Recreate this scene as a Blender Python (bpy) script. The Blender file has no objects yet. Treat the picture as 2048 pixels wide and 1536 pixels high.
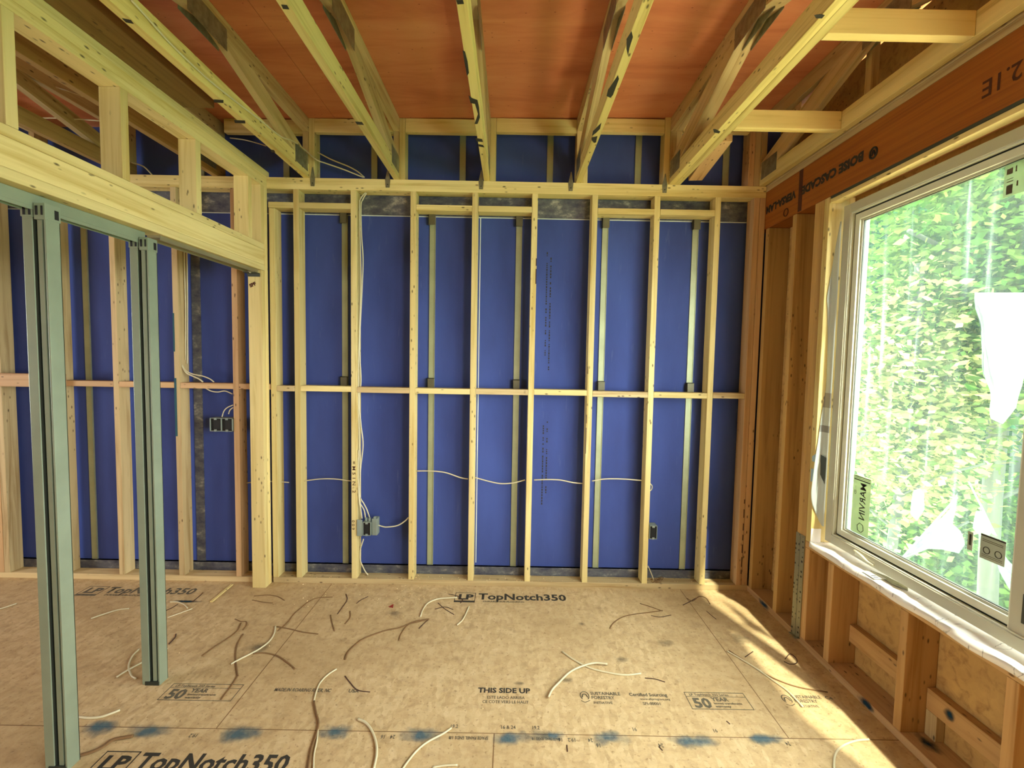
import bpy, bmesh, math, random
import numpy as np
from mathutils import Matrix, Vector
random.seed(7)
SC = bpy.context.scene
COL = SC.collection

# ------------------------------------------------------------------ camera
F_PX = 895.0
CAM_Z = 1.594
def _rot():
    p, y, r = [math.radians(a) for a in (3.24, -0.10, -1.05)]
    B = Matrix(((1,0,0),(0,0,1),(0,-1,0)))
    Ry = Matrix(((math.cos(y),-math.sin(y),0),(math.sin(y),math.cos(y),0),(0,0,1)))
    Rp = Matrix(((1,0,0),(0,math.cos(p),math.sin(p)),(0,-math.sin(p),math.cos(p))))
    Rr = Matrix(((math.cos(r),-math.sin(r),0),(math.sin(r),math.cos(r),0),(0,0,1)))
    return Ry @ Rp @ B @ Rr
ROT = _rot()
cam_d = bpy.data.cameras.new('camera'); cam = bpy.data.objects.new('camera', cam_d); COL.objects.link(cam)
cam_d.sensor_fit = 'HORIZONTAL'; cam_d.sensor_width = 36.0; cam_d.lens = F_PX/2048*36.0
cam_d.clip_start = 0.05; cam_d.clip_end = 200
M3 = ROT @ Matrix(((1,0,0),(0,-1,0),(0,0,-1)))
cam.matrix_world = Matrix.Translation((0,0,CAM_Z)) @ M3.to_4x4()
SC.camera = cam
def on(x, y, ax, v):
    """point of the plane axis=v that the pixel (x, y) of the 2048x1536 photo looks at"""
    d = ROT @ Vector(((x-1024)/F_PX, (y-768)/F_PX, 1.0)); c = Vector((0,0,CAM_Z))
    return c + d*((v-c[ax])/d[ax])
def fl(x, y, z=0.0): return on(x, y, 2, z)

# ------------------------------------------------------------------ world, sun, exposure
W = bpy.data.worlds.new('sky'); SC.world = W; W.use_nodes = True
_n = W.node_tree.nodes; _b = _n['Background']
_b.inputs[0].default_value = (0.93, 0.97, 1.0, 1); _b.inputs[1].default_value = 8.0
sun_d = bpy.data.lights.new('sun', 'SUN'); sun = bpy.data.objects.new('sun', sun_d); COL.objects.link(sun)
sun_d.energy = 8.0; sun_d.angle = math.radians(1.4); sun_d.color = (1.0, 0.95, 0.82)
sun.rotation_euler = Vector((-0.20, 0.6, -1.0)).to_track_quat('-Z', 'Y').to_euler()
SC.view_settings.view_transform = 'Standard'; SC.view_settings.look = 'None'
SC.view_settings.gamma = 1.0; SC.view_settings.use_curve_mapping = False
SC.view_settings.exposure = 1.22
def portal(name, loc, rot, sx, sy):
    d = bpy.data.lights.new(name, 'AREA'); d.shape = 'RECTANGLE'; d.size = sx; d.size_y = sy
    o = bpy.data.objects.new(name, d); o.location = loc; o.rotation_euler = rot; COL.objects.link(o)
    d.cycles.is_portal = True
    return o
portal('window_daylight', (1.90, 1.42, 1.53), (0, math.radians(90), 0), 1.9, 2.0)
portal('near_window_daylight', (1.87, -.65, 1.53), (0, math.radians(90), 0), 1.8, 1.6)
portal('left_room_daylight', (-6.03, .9, 1.55), (0, math.radians(-90), 0), 1.3, 1.6)
SC.cycles.use_denoising = True
SC.cycles.max_bounces = 10; SC.cycles.diffuse_bounces = 4; SC.cycles.transparent_max_bounces = 16
SC.cycles.sample_clamp_indirect = 6.0

# ------------------------------------------------------------------ materials
def srgb(h):
    h = h.lstrip('#'); v = [int(h[i:i+2],16)/255 for i in (0,2,4)]
    return tuple(c/12.92 if c <= .04045 else ((c+.055)/1.055)**2.4 for c in v)+(1,)
class NT:
    def __init__(s, name, rough=0.6, metal=0.0, spec=0.5):
        s.m = bpy.data.materials.new(name); s.m.use_nodes = True; s.t = s.m.node_tree; s.b = s.t.nodes['Principled BSDF']
        s.b.inputs['Roughness'].default_value = rough; s.b.inputs['Metallic'].default_value = metal
        s.b.inputs['Specular IOR Level'].default_value = spec
    def n(s, typ, **kw):
        o = s.t.nodes.new(typ)
        for k, v in kw.items():
            if k.startswith('i_'): o.inputs[k[2:].replace('_',' ')].default_value = v
            else: setattr(o, k, v)
        return o
    def l(s, a, b): s.t.links.new(a, b)
    def coords(s, scale, rnd=True, kind='Object'):
        tc = s.n('ShaderNodeTexCoord'); mp = s.n('ShaderNodeMapping'); mp.inputs['Scale'].default_value = scale
        if rnd:
            oi = s.n('ShaderNodeObjectInfo'); va = s.n('ShaderNodeVectorMath', operation='SCALE'); va.inputs[0].default_value = (37,91,53)
            s.l(oi.outputs['Random'], va.inputs['Scale']); ad = s.n('ShaderNodeVectorMath', operation='ADD')
            s.l(tc.outputs[kind], ad.inputs[0]); s.l(va.outputs[0], ad.inputs[1]); s.l(ad.outputs[0], mp.inputs['Vector'])
        else: s.l(tc.outputs[kind], mp.inputs['Vector'])
        return mp.outputs[0]
    def noise(s, vec, scale=1, detail=4, rough=.55, dist=0):
        o = s.n('ShaderNodeTexNoise'); o.inputs['Scale'].default_value = scale; o.inputs['Detail'].default_value = detail
        o.inputs['Roughness'].default_value = rough; o.inputs['Distortion'].default_value = dist
        if vec is not None: s.l(vec, o.inputs['Vector'])
        return o.outputs['Fac']
    def ramp(s, fac, stops, interp='LINEAR'):
        o = s.n('ShaderNodeValToRGB'); o.color_ramp.interpolation = interp
        e = o.color_ramp.elements
        while len(e) > 1: e.remove(e[-1])
        e[0].position = stops[0][0]; e[0].color = stops[0][1]
        for p, c in stops[1:]: k = e.new(p); k.color = c
        s.l(fac, o.inputs['Fac']); return o.outputs['Color']
    def mix(s, fac, a, b, mode='MIX'):
        o = s.n('ShaderNodeMix', data_type='RGBA', blend_type=mode)
        for sock, v in ((o.inputs[0], fac), (o.inputs[6], a), (o.inputs[7], b)):
            if hasattr(v, 'links'): s.l(v, sock)
            else: sock.default_value = v
        return o.outputs[2]
    def base(s, c):
        if hasattr(c, 'links'): s.l(c, s.b.inputs['Base Color'])
        else: s.b.inputs['Base Color'].default_value = c
        return s
    def bump(s, h, strength=.2, dist=.002):
        o = s.n('ShaderNodeBump'); o.inputs['Strength'].default_value = strength; o.inputs['Distance'].default_value = dist
        s.l(h, o.inputs['Height']); s.l(o.outputs[0], s.b.inputs['Normal'])
BW = lambda v: (v,v,v,1)

def wood(name, light, dark, knot='#3a2210', rough=.62, knots=True, burn=0.0):
    t = NT(name, rough, spec=.3)
    v = t.coords((1.1, 26, 26)); g = t.noise(v, 1.0, 5, .6, .6)
    v2 = t.coords((.5, 3, 3)); g2 = t.noise(v2, 1.0, 3)
    c = t.ramp(g, [(.30, srgb(dark)), (.50, srgb(light)), (.75, tuple(min(1, x*1.12) for x in srgb(light)[:3])+(1,))])
    c = t.mix(t.ramp(g2, [(.4, BW(0)), (.65, BW(.45))]), c, srgb(dark))
    oi = t.n('ShaderNodeObjectInfo'); hv = t.n('ShaderNodeHueSaturation')
    mr = t.n('ShaderNodeMapRange'); mr.inputs['To Min'].default_value = .86; mr.inputs['To Max'].default_value = 1.1
    t.l(oi.outputs['Random'], mr.inputs['Value']); t.l(mr.outputs[0], hv.inputs['Value']); t.l(c, hv.inputs['Color']); c = hv.outputs[0]
    if knots:
        vk = t.coords((3.2, 8, 8)); vo = t.n('ShaderNodeTexVoronoi'); vo.inputs['Randomness'].default_value = 1; t.l(vk, vo.inputs['Vector'])
        k = t.ramp(vo.outputs['Distance'], [(.0, BW(.95)), (.12, BW(.7)), (.22, BW(0))])
        sel = t.noise(t.coords((1.7, 4, 4)), 1.0, 1); sel = t.ramp(sel, [(.53, BW(0)), (.57, BW(1))])
        mm = t.n('ShaderNodeMath', operation='MULTIPLY'); t.l(k, mm.inputs[0]); t.l(sel, mm.inputs[1])
        c = t.mix(mm.outputs[0], c, srgb(knot))
    if burn:
        vb = t.coords((4.5, 9, 9)); nb = t.noise(vb, 1.0, 3, .5, .3)
        c = t.mix(t.ramp(nb, [(burn, BW(0)), (burn+.03, BW(.95))]), c, srgb('#15140f'))
    t.base(c); t.bump(g, .25, .0015)
    return t.m

M = {}
M['spruce']  = wood('spruce_lumber', '#e2cf8e', '#c2a55a')
M['spruce2'] = wood('spruce_lumber_grey', '#cdb684', '#a48655')
M['chord']   = wood('truss_lumber', '#dcc981', '#b49a52', burn=0)
M['pink']    = wood('pink_tinged_lumber', '#cfaa7a', '#ab8250')
M['sheath']  = wood('sheathing_board', '#c09a5c', '#9c7642')
M['sill']    = wood('sill_lumber', '#c9a068', '#a5783f')
t = NT('orange_laminated_beam', .5); g = t.noise(t.coords((1.2, 60, 60)), 1, 4); t.base(t.ramp(g, [(.3, srgb('#84450e')), (.6, srgb('#9c5a16')), (.8, srgb('#905012'))])); M['lvl'] = t.m
M['shaded_board'] = wood('shade_painted_lumber', '#8a6a40', '#684a28')  # same lumber, darkened in colour for the shade over the partition
M['shaded_chord'] = wood('shade_painted_truss_lumber', '#a98a54', '#846638')  # truss lumber with the left room's shade put into its colour
# red stained roof plywood
t = NT('red_stained_plywood', .7)
v = t.coords((1.0, 5, 1), rnd=False); g = t.noise(v, 1.3, 6, .6, .6)
c = t.ramp(g, [(.3, srgb('#b86a42')), (.5, srgb('#cc8054')), (.75, srgb('#d89466'))])
vo = t.n('ShaderNodeTexVoronoi'); t.l(t.coords((3.0, 6, 3), rnd=False), vo.inputs['Vector'])
c = t.mix(t.ramp(vo.outputs['Distance'], [(0, BW(.9)), (.05, BW(.6)), (.09, BW(0))]), c, srgb('#6a1c0c'))
t.base(c); M['ply'] = t.m
# subfloor
t = NT('strand_board_subfloor', .75, spec=.2)
v = t.coords((9, 14, 1), rnd=False); g = t.noise(v, 1.4, 8, .7, .5); g2 = t.noise(t.coords((1,1,1), rnd=False), 1.1, 3)
vs = t.n('ShaderNodeTexVoronoi', feature='SMOOTH_F1'); t.l(t.coords((26, 44, 1), rnd=False), vs.inputs['Vector'])
c = t.ramp(g, [(.28, srgb('#a08660')), (.5, srgb('#c4a878')), (.75, srgb('#d4bc90'))])
c = t.mix(.25, c, t.ramp(vs.outputs['Distance'], [(0, srgb('#b09468')), (.9, srgb('#d2ba8c'))]))
c = t.mix(t.ramp(g2, [(.45, BW(0)), (.7, BW(.5))]), c, srgb('#9a7c50'))
wp = t.n('ShaderNodeVectorMath', operation='ADD'); nv = t.n('ShaderNodeTexNoise'); nv.inputs['Scale'].default_value = 9; t.l(t.coords((1,1,1), rnd=False), nv.inputs['Vector']); nsc = t.n('ShaderNodeVectorMath', operation='SCALE'); nsc.inputs['Scale'].default_value = 1.6; t.l(nv.outputs['Color'], nsc.inputs[0]); t.l(t.coords((55, 26, 1), rnd=False), wp.inputs[0]); t.l(nsc.outputs[0], wp.inputs[1])
vf = t.n('ShaderNodeTexVoronoi'); vf.inputs['Scale'].default_value = 1; t.l(wp.outputs[0], vf.inputs['Vector'])
bwn = t.n('ShaderNodeRGBToBW'); t.l(vf.outputs['Color'], bwn.inputs[0])
c = t.mix(t.ramp(g2, [(.35, BW(.22)), (.6, BW(.06))]), c, t.ramp(bwn.outputs[0], [(.2, srgb('#8f7248')), (.5, srgb('#c9ab7c')), (.8, srgb('#ecd6a8'))]))
sp = t.noise(t.coords((60,60,1), rnd=False), 1, 2); c = t.mix(t.ramp(sp, [(.62, BW(0)), (.70, BW(.5))]), c, srgb('#7a5c38'))
t.base(c); t.bump(g, .15, .001); FLOOR_T = t; M['floor'] = t.m
# blue gypsum panel
t = NT('blue_gypsum_panel', .8, spec=.15)
g = t.noise(t.coords((2, 2, .7), rnd=False), 1.6, 5); g2 = t.noise(t.coords((40,40,5), rnd=False), 1, 3)
c = t.ramp(g, [(.3, srgb('#3b477f')), (.7, srgb('#47589a'))]); c = t.mix(t.ramp(g2, [(.66, BW(0)), (.8, BW(.15))]), c, srgb('#8d98b8'))
t.base(c); M['blue'] = t.m
def flat(name, col, rough=.5, metal=0, spec=.5, var=.12, scale=6):
    t = NT(name, rough, metal, spec); g = t.noise(t.coords((1,1,1)), scale, 4)
    a = srgb(col); lo = tuple(x*(1-var) for x in a[:3])+(1,); hi = tuple(min(1, x*(1+var)) for x in a[:3])+(1,)
    t.base(t.ramp(g, [(.3, lo), (.7, hi)])); return t.m
M['steel'] = flat('galvanized_stud_steel', '#a6ac88', .45, .35)  # slight green tint stands in for greenish light from the window
M['bracket'] = flat('dull_aluminium_bracket', '#6f6b52', .5, .5)
t = NT('dusty_steel_track', .55, .35)
g = t.noise(t.coords((5,5,9)), 2, 7, .7); t.base(t.ramp(g, [(.35, srgb('#45485a')), (.55, srgb('#6b6d70')), (.7, srgb('#b4b2a4'))])); M['track'] = t.m
M['white_line'] = flat('pale_joint_edge', '#d8dccc', .6)
M['green_steel'] = flat('grey_green_steel', '#8c9880', .42, .25, var=.08)
M['green_dark'] = flat('dark_slot_steel', '#2b3026', .6, .2)
M['rail'] = flat('aluminium_rail', '#b9b28c', .35, .7)
M['vinyl'] = flat('window_frame_vinyl', '#b9b8a2', .45, 0, .4, .04)
M['vinyl_hi'] = flat('window_bead_vinyl', '#d9dcc8', .4, 0, .4, .03)
M['gasket'] = flat('dark_gasket', '#3c4034', .6)
M['cable'] = flat('white_cable_jacket', '#d0c6a0', .4, 0, .5, .05)
M['brown_strip'] = flat('brown_paper_filler', '#7a5a34', .8)
M['dark_strip'] = flat('dark_twisted_scrap', '#4a3020', .8)
M['boxgrey'] = flat('grey_plastic_box', '#828c80', .5)
M['black'] = flat('black_cavity', '#14120e', .8)
M['ink'] = flat('faded_black_ink', '#5c5440', .9, var=.3, scale=60)
M['ink_dark'] = flat('black_ink', '#302b20', .9)
M['ink_grey'] = flat('charcoal_print', '#3c423e', .7)
M['ink_brown'] = flat('dark_brown_ink', '#4a240c', .9)
M['galv'] = flat('galvanized_sheet', '#8e8c74', .4, .6, var=.3, scale=30)
M['crumbs'] = flat('pale_sawdust', '#e0c690', .9)
M['red'] = flat('red_scrap', '#8a2412', .8)
M['grey_sheet'] = flat('grey_label_plastic', '#a3ad98', .5)
# blue spray paint blotch with soft edge
def paint(name, col, thr=.33, strength=.8):
    t = NT(name, .85, spec=.1); t.base(srgb(col))
    tc = t.n('ShaderNodeTexCoord'); mp = t.n('ShaderNodeMapping'); t.l(tc.outputs['Generated'], mp.inputs['Vector'])
    mp.inputs['Location'].default_value = (-.5,-.5,0); ln = t.n('ShaderNodeVectorMath', operation='LENGTH')
    vm = t.n('ShaderNodeVectorMath', operation='MULTIPLY'); vm.inputs[1].default_value = (2,2,0); t.l(mp.outputs[0], vm.inputs[0]); t.l(vm.outputs[0], ln.inputs[0])
    ns = t.noise(t.coords((1,1,1)), 22, 4); ad = t.n('ShaderNodeMath', operation='MULTIPLY_ADD'); t.l(ns, ad.inputs[0]); ad.inputs[1].default_value = .9; t.l(ln.outputs['Value'], ad.inputs[2])
    al = t.ramp(ad.outputs[0], [(.55, BW(strength)), (1.0, BW(0))]); t.l(al, t.b.inputs['Alpha'])
    return t.m
M['paint'] = paint('blue_spray_paint', '#3f6674', strength=.68); M['paint_dark'] = paint('dark_blue_spray_paint', '#1c3a46', strength=.9)
M['teal'] = flat('teal_paint', '#1e4f58', .8)
M['smudge'] = paint('grey_scuff', '#6f6552', strength=.5)
# perforated steel strap
t = NT('perforated_steel', .4, .5)
tc = t.n('ShaderNodeTexCoord'); vo = t.n('ShaderNodeTexVoronoi'); vo.inputs['Scale'].default_value = 34; vo.inputs['Randomness'].default_value = .25; t.l(tc.outputs['Object'], vo.inputs['Vector'])
c = t.ramp(vo.outputs['Distance'], [(0, srgb('#1c1810')), (.2, srgb('#1c1810')), (.26, srgb('#9b9678'))]); t.base(c); M['strap'] = t.m
# flashing membrane
t = NT('white_printed_membrane', .5)
v = t.coords((9, 26, 9), rnd=False); n1 = t.noise(v, 1.0, 2, .4, .8); c = t.ramp(n1, [(.615, srgb('#f2efe6')), (.63, srgb('#8f8b82')), (.645, srgb('#f2efe6'))]); t.base(c); M['membrane'] = t.m
# glass with dirt streaks and a green-white veil painting in haze and glare
t = NT('hazy_streaked_glass'); nt = t.t; out = nt.nodes['Material Output']; nt.nodes.remove(t.b)
tr = t.n('ShaderNodeBsdfTransparent'); tr.inputs[0].default_value = (.97,1,.97,1)
gl = t.n('ShaderNodeBsdfGlossy'); gl.inputs['Roughness'].default_value = .02
fr = t.n('ShaderNodeLayerWeight'); frc = t.ramp(fr.outputs['Facing'], [(0, BW(.03)), (.5, BW(.05)), (.8, BW(.2)), (1, BW(.9))])
mx = t.n('ShaderNodeMixShader'); t.l(frc, mx.inputs[0]); t.l(tr.outputs[0], mx.inputs[1]); t.l(gl.outputs[0], mx.inputs[2])
tl = t.n('ShaderNodeBsdfTranslucent'); tl.inputs[0].default_value = (.78,1,.84,1)
st = t.noise(t.coords((9, 9, .35), rnd=False), 4.0, 3, .5); st = t.ramp(st, [(.5, BW(.02)), (.62, BW(.03)), (.72, BW(.09))])
mx2 = t.n('ShaderNodeMixShader'); t.l(st, mx2.inputs[0]); t.l(mx.outputs[0], mx2.inputs[1]); t.l(tl.outputs[0], mx2.inputs[2]); t.l(mx2.outputs[0], out.inputs[0]); M['glass'] = t.m
def translucent(name, col, a=.5, alpha=1.0, col2=None):
    t = NT(name); nt = t.t; out = nt.nodes['Material Output']; nt.nodes.remove(t.b)
    oi = t.n('ShaderNodeNewGeometry'); g = t.ramp(oi.outputs['Random Per Island'], [(0, srgb(col)), (1, srgb(col2 or col))])
    d = t.n('ShaderNodeBsdfDiffuse'); tl = t.n('ShaderNodeBsdfTranslucent'); t.l(g, d.inputs[0]); t.l(g, tl.inputs[0])
    m1 = t.n('ShaderNodeMixShader'); m1.inputs[0].default_value = a; t.l(d.outputs[0], m1.inputs[1]); t.l(tl.outputs[0], m1.inputs[2]); o = m1.outputs[0]
    if alpha < 1:
        tp = t.n('ShaderNodeBsdfTransparent'); m2 = t.n('ShaderNodeMixShader'); m2.inputs[0].default_value = alpha
        t.l(tp.outputs[0], m2.inputs[1]); t.l(o, m2.inputs[2]); o = m2.outputs[0]
    t.l(o, out.inputs[0]); return t.m
M['leafA'] = translucent('maple_leaves', '#274a1a', .5, col2='#587430')
M['leafB'] = translucent('deep_leaves', '#183f2c', .5, col2='#305c3a')
M['leafC'] = translucent('pale_leaves', '#42602a', .5, col2='#a0a468')
M['film'] = translucent('clear_plastic_film', '#b4c0ba', .6, .7)
M['film_thin'] = translucent('thin_plastic_film', '#9cb4ac', .6, .28)
M['sticker'] = translucent('clear_sticker', '#7d8660', .5, .7)
M['trunk'] = flat('grey_bark', '#394034', .9)
M['undergrowth'] = flat('green_undergrowth', '#3f6a2c', .9, var=.5, scale=3)

# ------------------------------------------------------------------ mesh helpers
def link(name, me, mat, parent=None):
    o = bpy.data.objects.new(name, me); COL.objects.link(o)
    if mat is not None: me.materials.append(M[mat] if isinstance(mat, str) else mat)
    if parent is not None: o.parent = parent
    return o
def tag(o, label=None, cat=None, group=None, kind=None):
    if label: o['label'] = label
    if cat: o['category'] = cat
    if group: o['group'] = group
    if kind: o['kind'] = kind
    return o
def thing(name, label, cat, loc=(0,0,0), group=None):
    o = bpy.data.objects.new(name, None); COL.objects.link(o); o.location = loc; o.empty_display_size = .05
    return tag(o, label, cat, group)
def bm_box(bm, a, b, bev=0.0):
    a = Vector(a); b = Vector(b); c = (a+b)/2; s = Vector((abs(b[i]-a[i]) for i in range(3)))
    r = bmesh.ops.create_cube(bm, size=1.0, matrix=Matrix.Translation(c) @ Matrix.Diagonal((*s, 1)))
    if bev:
        vs = set(r['verts']); es = [e for e in bm.edges if e.verts[0] in vs and e.verts[1] in vs]
        bmesh.ops.bevel(bm, geom=es, offset=min(bev, min(s)*.3), segments=2, affect='EDGES', profile=.6)
def bm_me(bm, name='m'):
    me = bpy.data.meshes.new(name); bm.to_mesh(me); bm.free(); return me
def boxes(name, lst, mat, parent=None, bev=0.0, org=None):
    bm = bmesh.new()
    for a, b in lst: bm_box(bm, a, b, bev)
    if org is not None: bmesh.ops.translate(bm, verts=bm.verts, vec=-Vector(org))
    o = link(name, bm_me(bm), mat, parent)
    if org is not None: o.location = org
    return o
def lumber(name, a, b, mat='spruce', parent=None, bev=.0028, tilt=None):
    """board from its two opposite world corners; the local x axis runs along its longest side so the grain does too"""
    a = Vector(a); b = Vector(b); c = (a+b)/2; s = [abs(b[i]-a[i]) for i in range(3)]
    L = s.index(max(s)); rot = {0: Matrix.Identity(4), 1: Matrix.Rotation(math.pi/2, 4, 'Z'), 2: Matrix.Rotation(-math.pi/2, 4, 'Y')}[L]
    dim = {0: (s[0],s[1],s[2]), 1: (s[1],s[0],s[2]), 2: (s[2],s[1],s[0])}[L]
    bm = bmesh.new(); bm_box(bm, [-d/2 for d in dim], [d/2 for d in dim], bev)
    o = link(name, bm_me(bm), mat); m = Matrix.Translation(c)
    if tilt: m = m @ Matrix.Rotation(tilt, 4, 'Y')
    if parent is not None:
        o.parent = parent; m = Matrix.Translation(-Vector(parent.location)) @ m
    o.matrix_basis = m @ rot
    return o
def prism(name, pts, x0, x1, mat, parent=None, axis=0, org=(0,0,0), bev=.0015):
    """polygon pts extruded along an axis from x0 to x1"""
    bm = bmesh.new()
    def P(p, x): return {0: (x,p[0],p[1]), 1: (p[0],x,p[1]), 2: (p[0],p[1],x)}[axis]
    A = [bm.verts.new(Vector(P(p,x0))-Vector(org)) for p in pts]; B = [bm.verts.new(Vector(P(p,x1))-Vector(org)) for p in pts]
    bm.faces.new(A); bm.faces.new(B[::-1]); n = len(pts)
    for i in range(n): bm.faces.new((A[(i+1)%n], A[i], B[i], B[(i+1)%n]))
    bmesh.ops.recalc_face_normals(bm, faces=bm.faces)
    if bev: bmesh.ops.bevel(bm, geom=list(bm.edges), offset=bev, segments=1, affect='EDGES')
    o = link(name, bm_me(bm), mat, parent)
    if parent is None: o.location = org
    return o
def smooth_pts(pts, n=6):
    P = [Vector(p) for p in pts]
    if len(P) < 3: return P
    P = [P[0]*2-P[1]] + P + [P[-1]*2-P[-2]]; out = []
    for i in range(1, len(P)-2):
        for k in range(n):
            t = k/n; out.append(.5*((2*P[i])+(-P[i-1]+P[i+1])*t+(2*P[i-1]-5*P[i]+4*P[i+1]-P[i+2])*t*t+(-P[i-1]+3*P[i]-3*P[i+1]+P[i+2])*t**3))
    out.append(P[-2]); return out
def bm_tube(bm, pts, r, seg=8, flat=1.0, up=None):
    P = smooth_pts(pts); rings = []
    for i, p in enumerate(P):
        d = (P[min(i+1,len(P)-1)]-P[max(i-1,0)]).normalized(); u = Vector(up) if up else Vector((0,0,1))
        if abs(d.dot(u)) > .95: u = Vector((0,1,0))
        s = d.cross(u).normalized(); w = s.cross(d).normalized()
        rings.append([bm.verts.new(p+s*math.cos(a)*r+w*math.sin(a)*r*flat) for a in [2*math.pi*k/seg for k in range(seg)]])
    for A, B in zip(rings, rings[1:]):
        for k in range(seg): bm.faces.new((A[k], A[(k+1)%seg], B[(k+1)%seg], B[k]))
    bm.faces.new(rings[0][::-1]); bm.faces.new(rings[-1])
    for f in bm.faces: f.smooth = True
def tube(name, pts, r, mat, parent=None, seg=8, flat=1.0, up=None):
    pts = [Vector(p) for p in pts]; c = pts[0].copy() if parent is None else Vector((0,0,0))
    bm = bmesh.new(); bm_tube(bm, [p-c for p in pts], r, seg, flat, up)
    o = link(name, bm_me(bm), mat, parent)
    if parent is None: o.location = c
    return o
def text_obj(name, s, size, mat, matrix, parent=None, bold=.0, label=None, xscale=1.0, align='LEFT', shear=0):
    c = bpy.data.curves.new('t', 'FONT'); c.body = s; c.size = size; c.offset = bold; c.align_x = align; c.shear = shear
    c.resolution_u = 2
    tmp = bpy.data.objects.new('t', c); COL.objects.link(tmp); dg = bpy.context.evaluated_depsgraph_get()
    me = bpy.data.meshes.new_from_object(tmp.evaluated_get(dg)); bpy.data.objects.remove(tmp); bpy.data.curves.remove(c)
    me.materials.clear()
    me.transform(matrix @ Matrix.Diagonal((xscale,1,1,1)))
    o = link(name, me, mat, parent)
    if label: o['label'] = label
    return o
def blot(name, x, y, w, h, mat, z=.0009, parent=None, rot=0):
    bm = bmesh.new(); vs = [bm.verts.new((math.cos(rot)*a*w/2-math.sin(rot)*b*h/2, math.sin(rot)*a*w/2+math.cos(rot)*b*h/2, 0)) for a,b in ((-1,-1),(1,-1),(1,1),(-1,1))]; bm.faces.new(vs)
    o = link(name, bm_me(bm), mat, parent); o.location = (x,y,z); return o

# ------------------------------------------------------------------ constants of the room
D = 3.05                    # front of the back wall studs
T = .038; WD = .089         # lumber thickness / width
PL = 2.695                  # underside of the back wall top plates
WX = 1.68                   # inner face of the window wall studs
def ztop(x): return 3.185 + .02*x      # underside of the roof plywood
ORD = ['first','second','third','fourth','fifth','sixth','seventh','eighth','ninth','tenth','eleventh','twelfth']

# ------------------------------------------------------------------ shell
floor = tag(boxes('floor', [((-6,-1.8,-.02),(1.836,3.17,0))], 'floor'), kind='structure')
# ceiling: red plywood sheets following the slight slope
bm = bmesh.new()
for x0, x1 in ((-6,-3.6),(-3.6,-1.2),(-1.2,1.2),(1.2,1.9)):
    for y0, y1 in ((-1.85,-.61),(-.606,.61),(.614,1.83),(1.834,3.2)):
        z0, z1 = ztop(x0), ztop(x1); v = []
        for dz in (0, .016):
            for (x,y) in ((x0+.001,y0),(x1-.001,y0),(x1-.001,y1),(x0+.001,y1)): v.append(bm.verts.new((x,y,ztop(x)+dz)))
        for q in ((0,3,2,1),(4,5,6,7),(0,1,5,4),(1,2,6,5),(2,3,7,6),(3,0,4,7)): bm.faces.new([v[i] for i in q])
ceil = tag(link('ceiling', bm_me(bm), 'ply'), kind='structure')
boxes('roof_covering', [((-6,-1.85,3.30),(1.92,3.2,3.32))], 'gasket', ceil)
wb = tag(boxes('wall_back', [((-6,3.165,0),(1.836,3.185,3.22))], 'blue'), kind='structure')
boxes('panel_joint', [((-6,3.1635,2.563),(1.82,3.1655,2.569))], 'white_line', wb)
boxes('panel_joint', [((-.236,3.1635,.115),(-.230,3.1655,2.563))], 'white_line', wb)
boxes('base_track', [((-6,3.145,0),(1.82,3.1655,.095)),((-6,3.141,.088),(1.82,3.1655,.095))], 'track', wb)
boxes('top_track', [((-6,3.15,2.569),(1.82,3.1655,2.77))], 'track', wb)
# window wall sheathing with the window hole
wy0, wy1, wz0, wz1 = .46, 2.40, .63, 2.43
wr = tag(boxes('wall_right', [((1.82,-1.8,0),(1.836,-1.45,3.2)),((1.82,-1.45,0),(1.836,.15,wz0)),((1.82,-1.45,wz1),(1.836,.15,3.2)),((1.82,.15,0),(1.836,wy0,3.2)),((1.82,wy1,0),(1.836,3.165,3.2)),((1.82,wy0,0),(1.836,wy1,wz0)),((1.82,wy0,wz1),(1.836,wy1,3.2))], 'sheath'), kind='structure')
tag(boxes('wall_left', [((-6.02,-1.8,0),(-6,.1,3.2)),((-6.02,1.7,0),(-6,3.185,3.2)),((-6.02,.1,0),(-6,1.7,.9)),((-6.02,.1,2.2),(-6,1.7,3.2))], 'sheath'), kind='structure')
tag(boxes('wall_front', [((-6,-1.82,0),(1.836,-1.8,3.2))], 'sheath'), kind='structure')

# ------------------------------------------------------------------ floor seams, printing, paint
boxes('sheet_seam', [((-6,1.8165,0),(WX,1.8195,.0006)),((-6,.609,0),(WX,.612,.0006))], 'brown_strip', floor)
boxes('sheet_seam', [((-.047,.612,0),(-.043,1.8165,.0006)),((1.209,1.8195,0),(1.2125,3.05,.0006)),((-1.23,1.8195,0),(-1.2265,3.05,.0006))], 'brown_strip', floor)
FZ = Matrix.Translation((0,0,.0008))
def ftext(s, x, y, size, bold=0, rot=0, mat='ink', xs=1.0, lab=None, align='LEFT'):
    text_obj('printed_lettering', s, size, mat, Matrix.Translation((x,y,.0008)) @ Matrix.Rotation(rot,4,'Z'), floor, bold, lab, xs, align)
def logo_lp(x, y, w, h, mat='ink_dark'):
    t = .004; boxes('printed_emblem', [((x,y,0),(x+w,y+.016,.0008)),((x,y+.02,0),(x+t,y+h,.0008)),((x+w-t,y+.02,0),(x+w,y+h,.0008)),((x,y+h-t,0),(x+w,y+h,.0008)),((x,y+.018,0),(x+w,y+.02,.0008))], mat, floor)
    ftext('LP', x+w*.16, y+h*.30, h*.74, .0035, 0, mat, 1.15)
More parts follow.
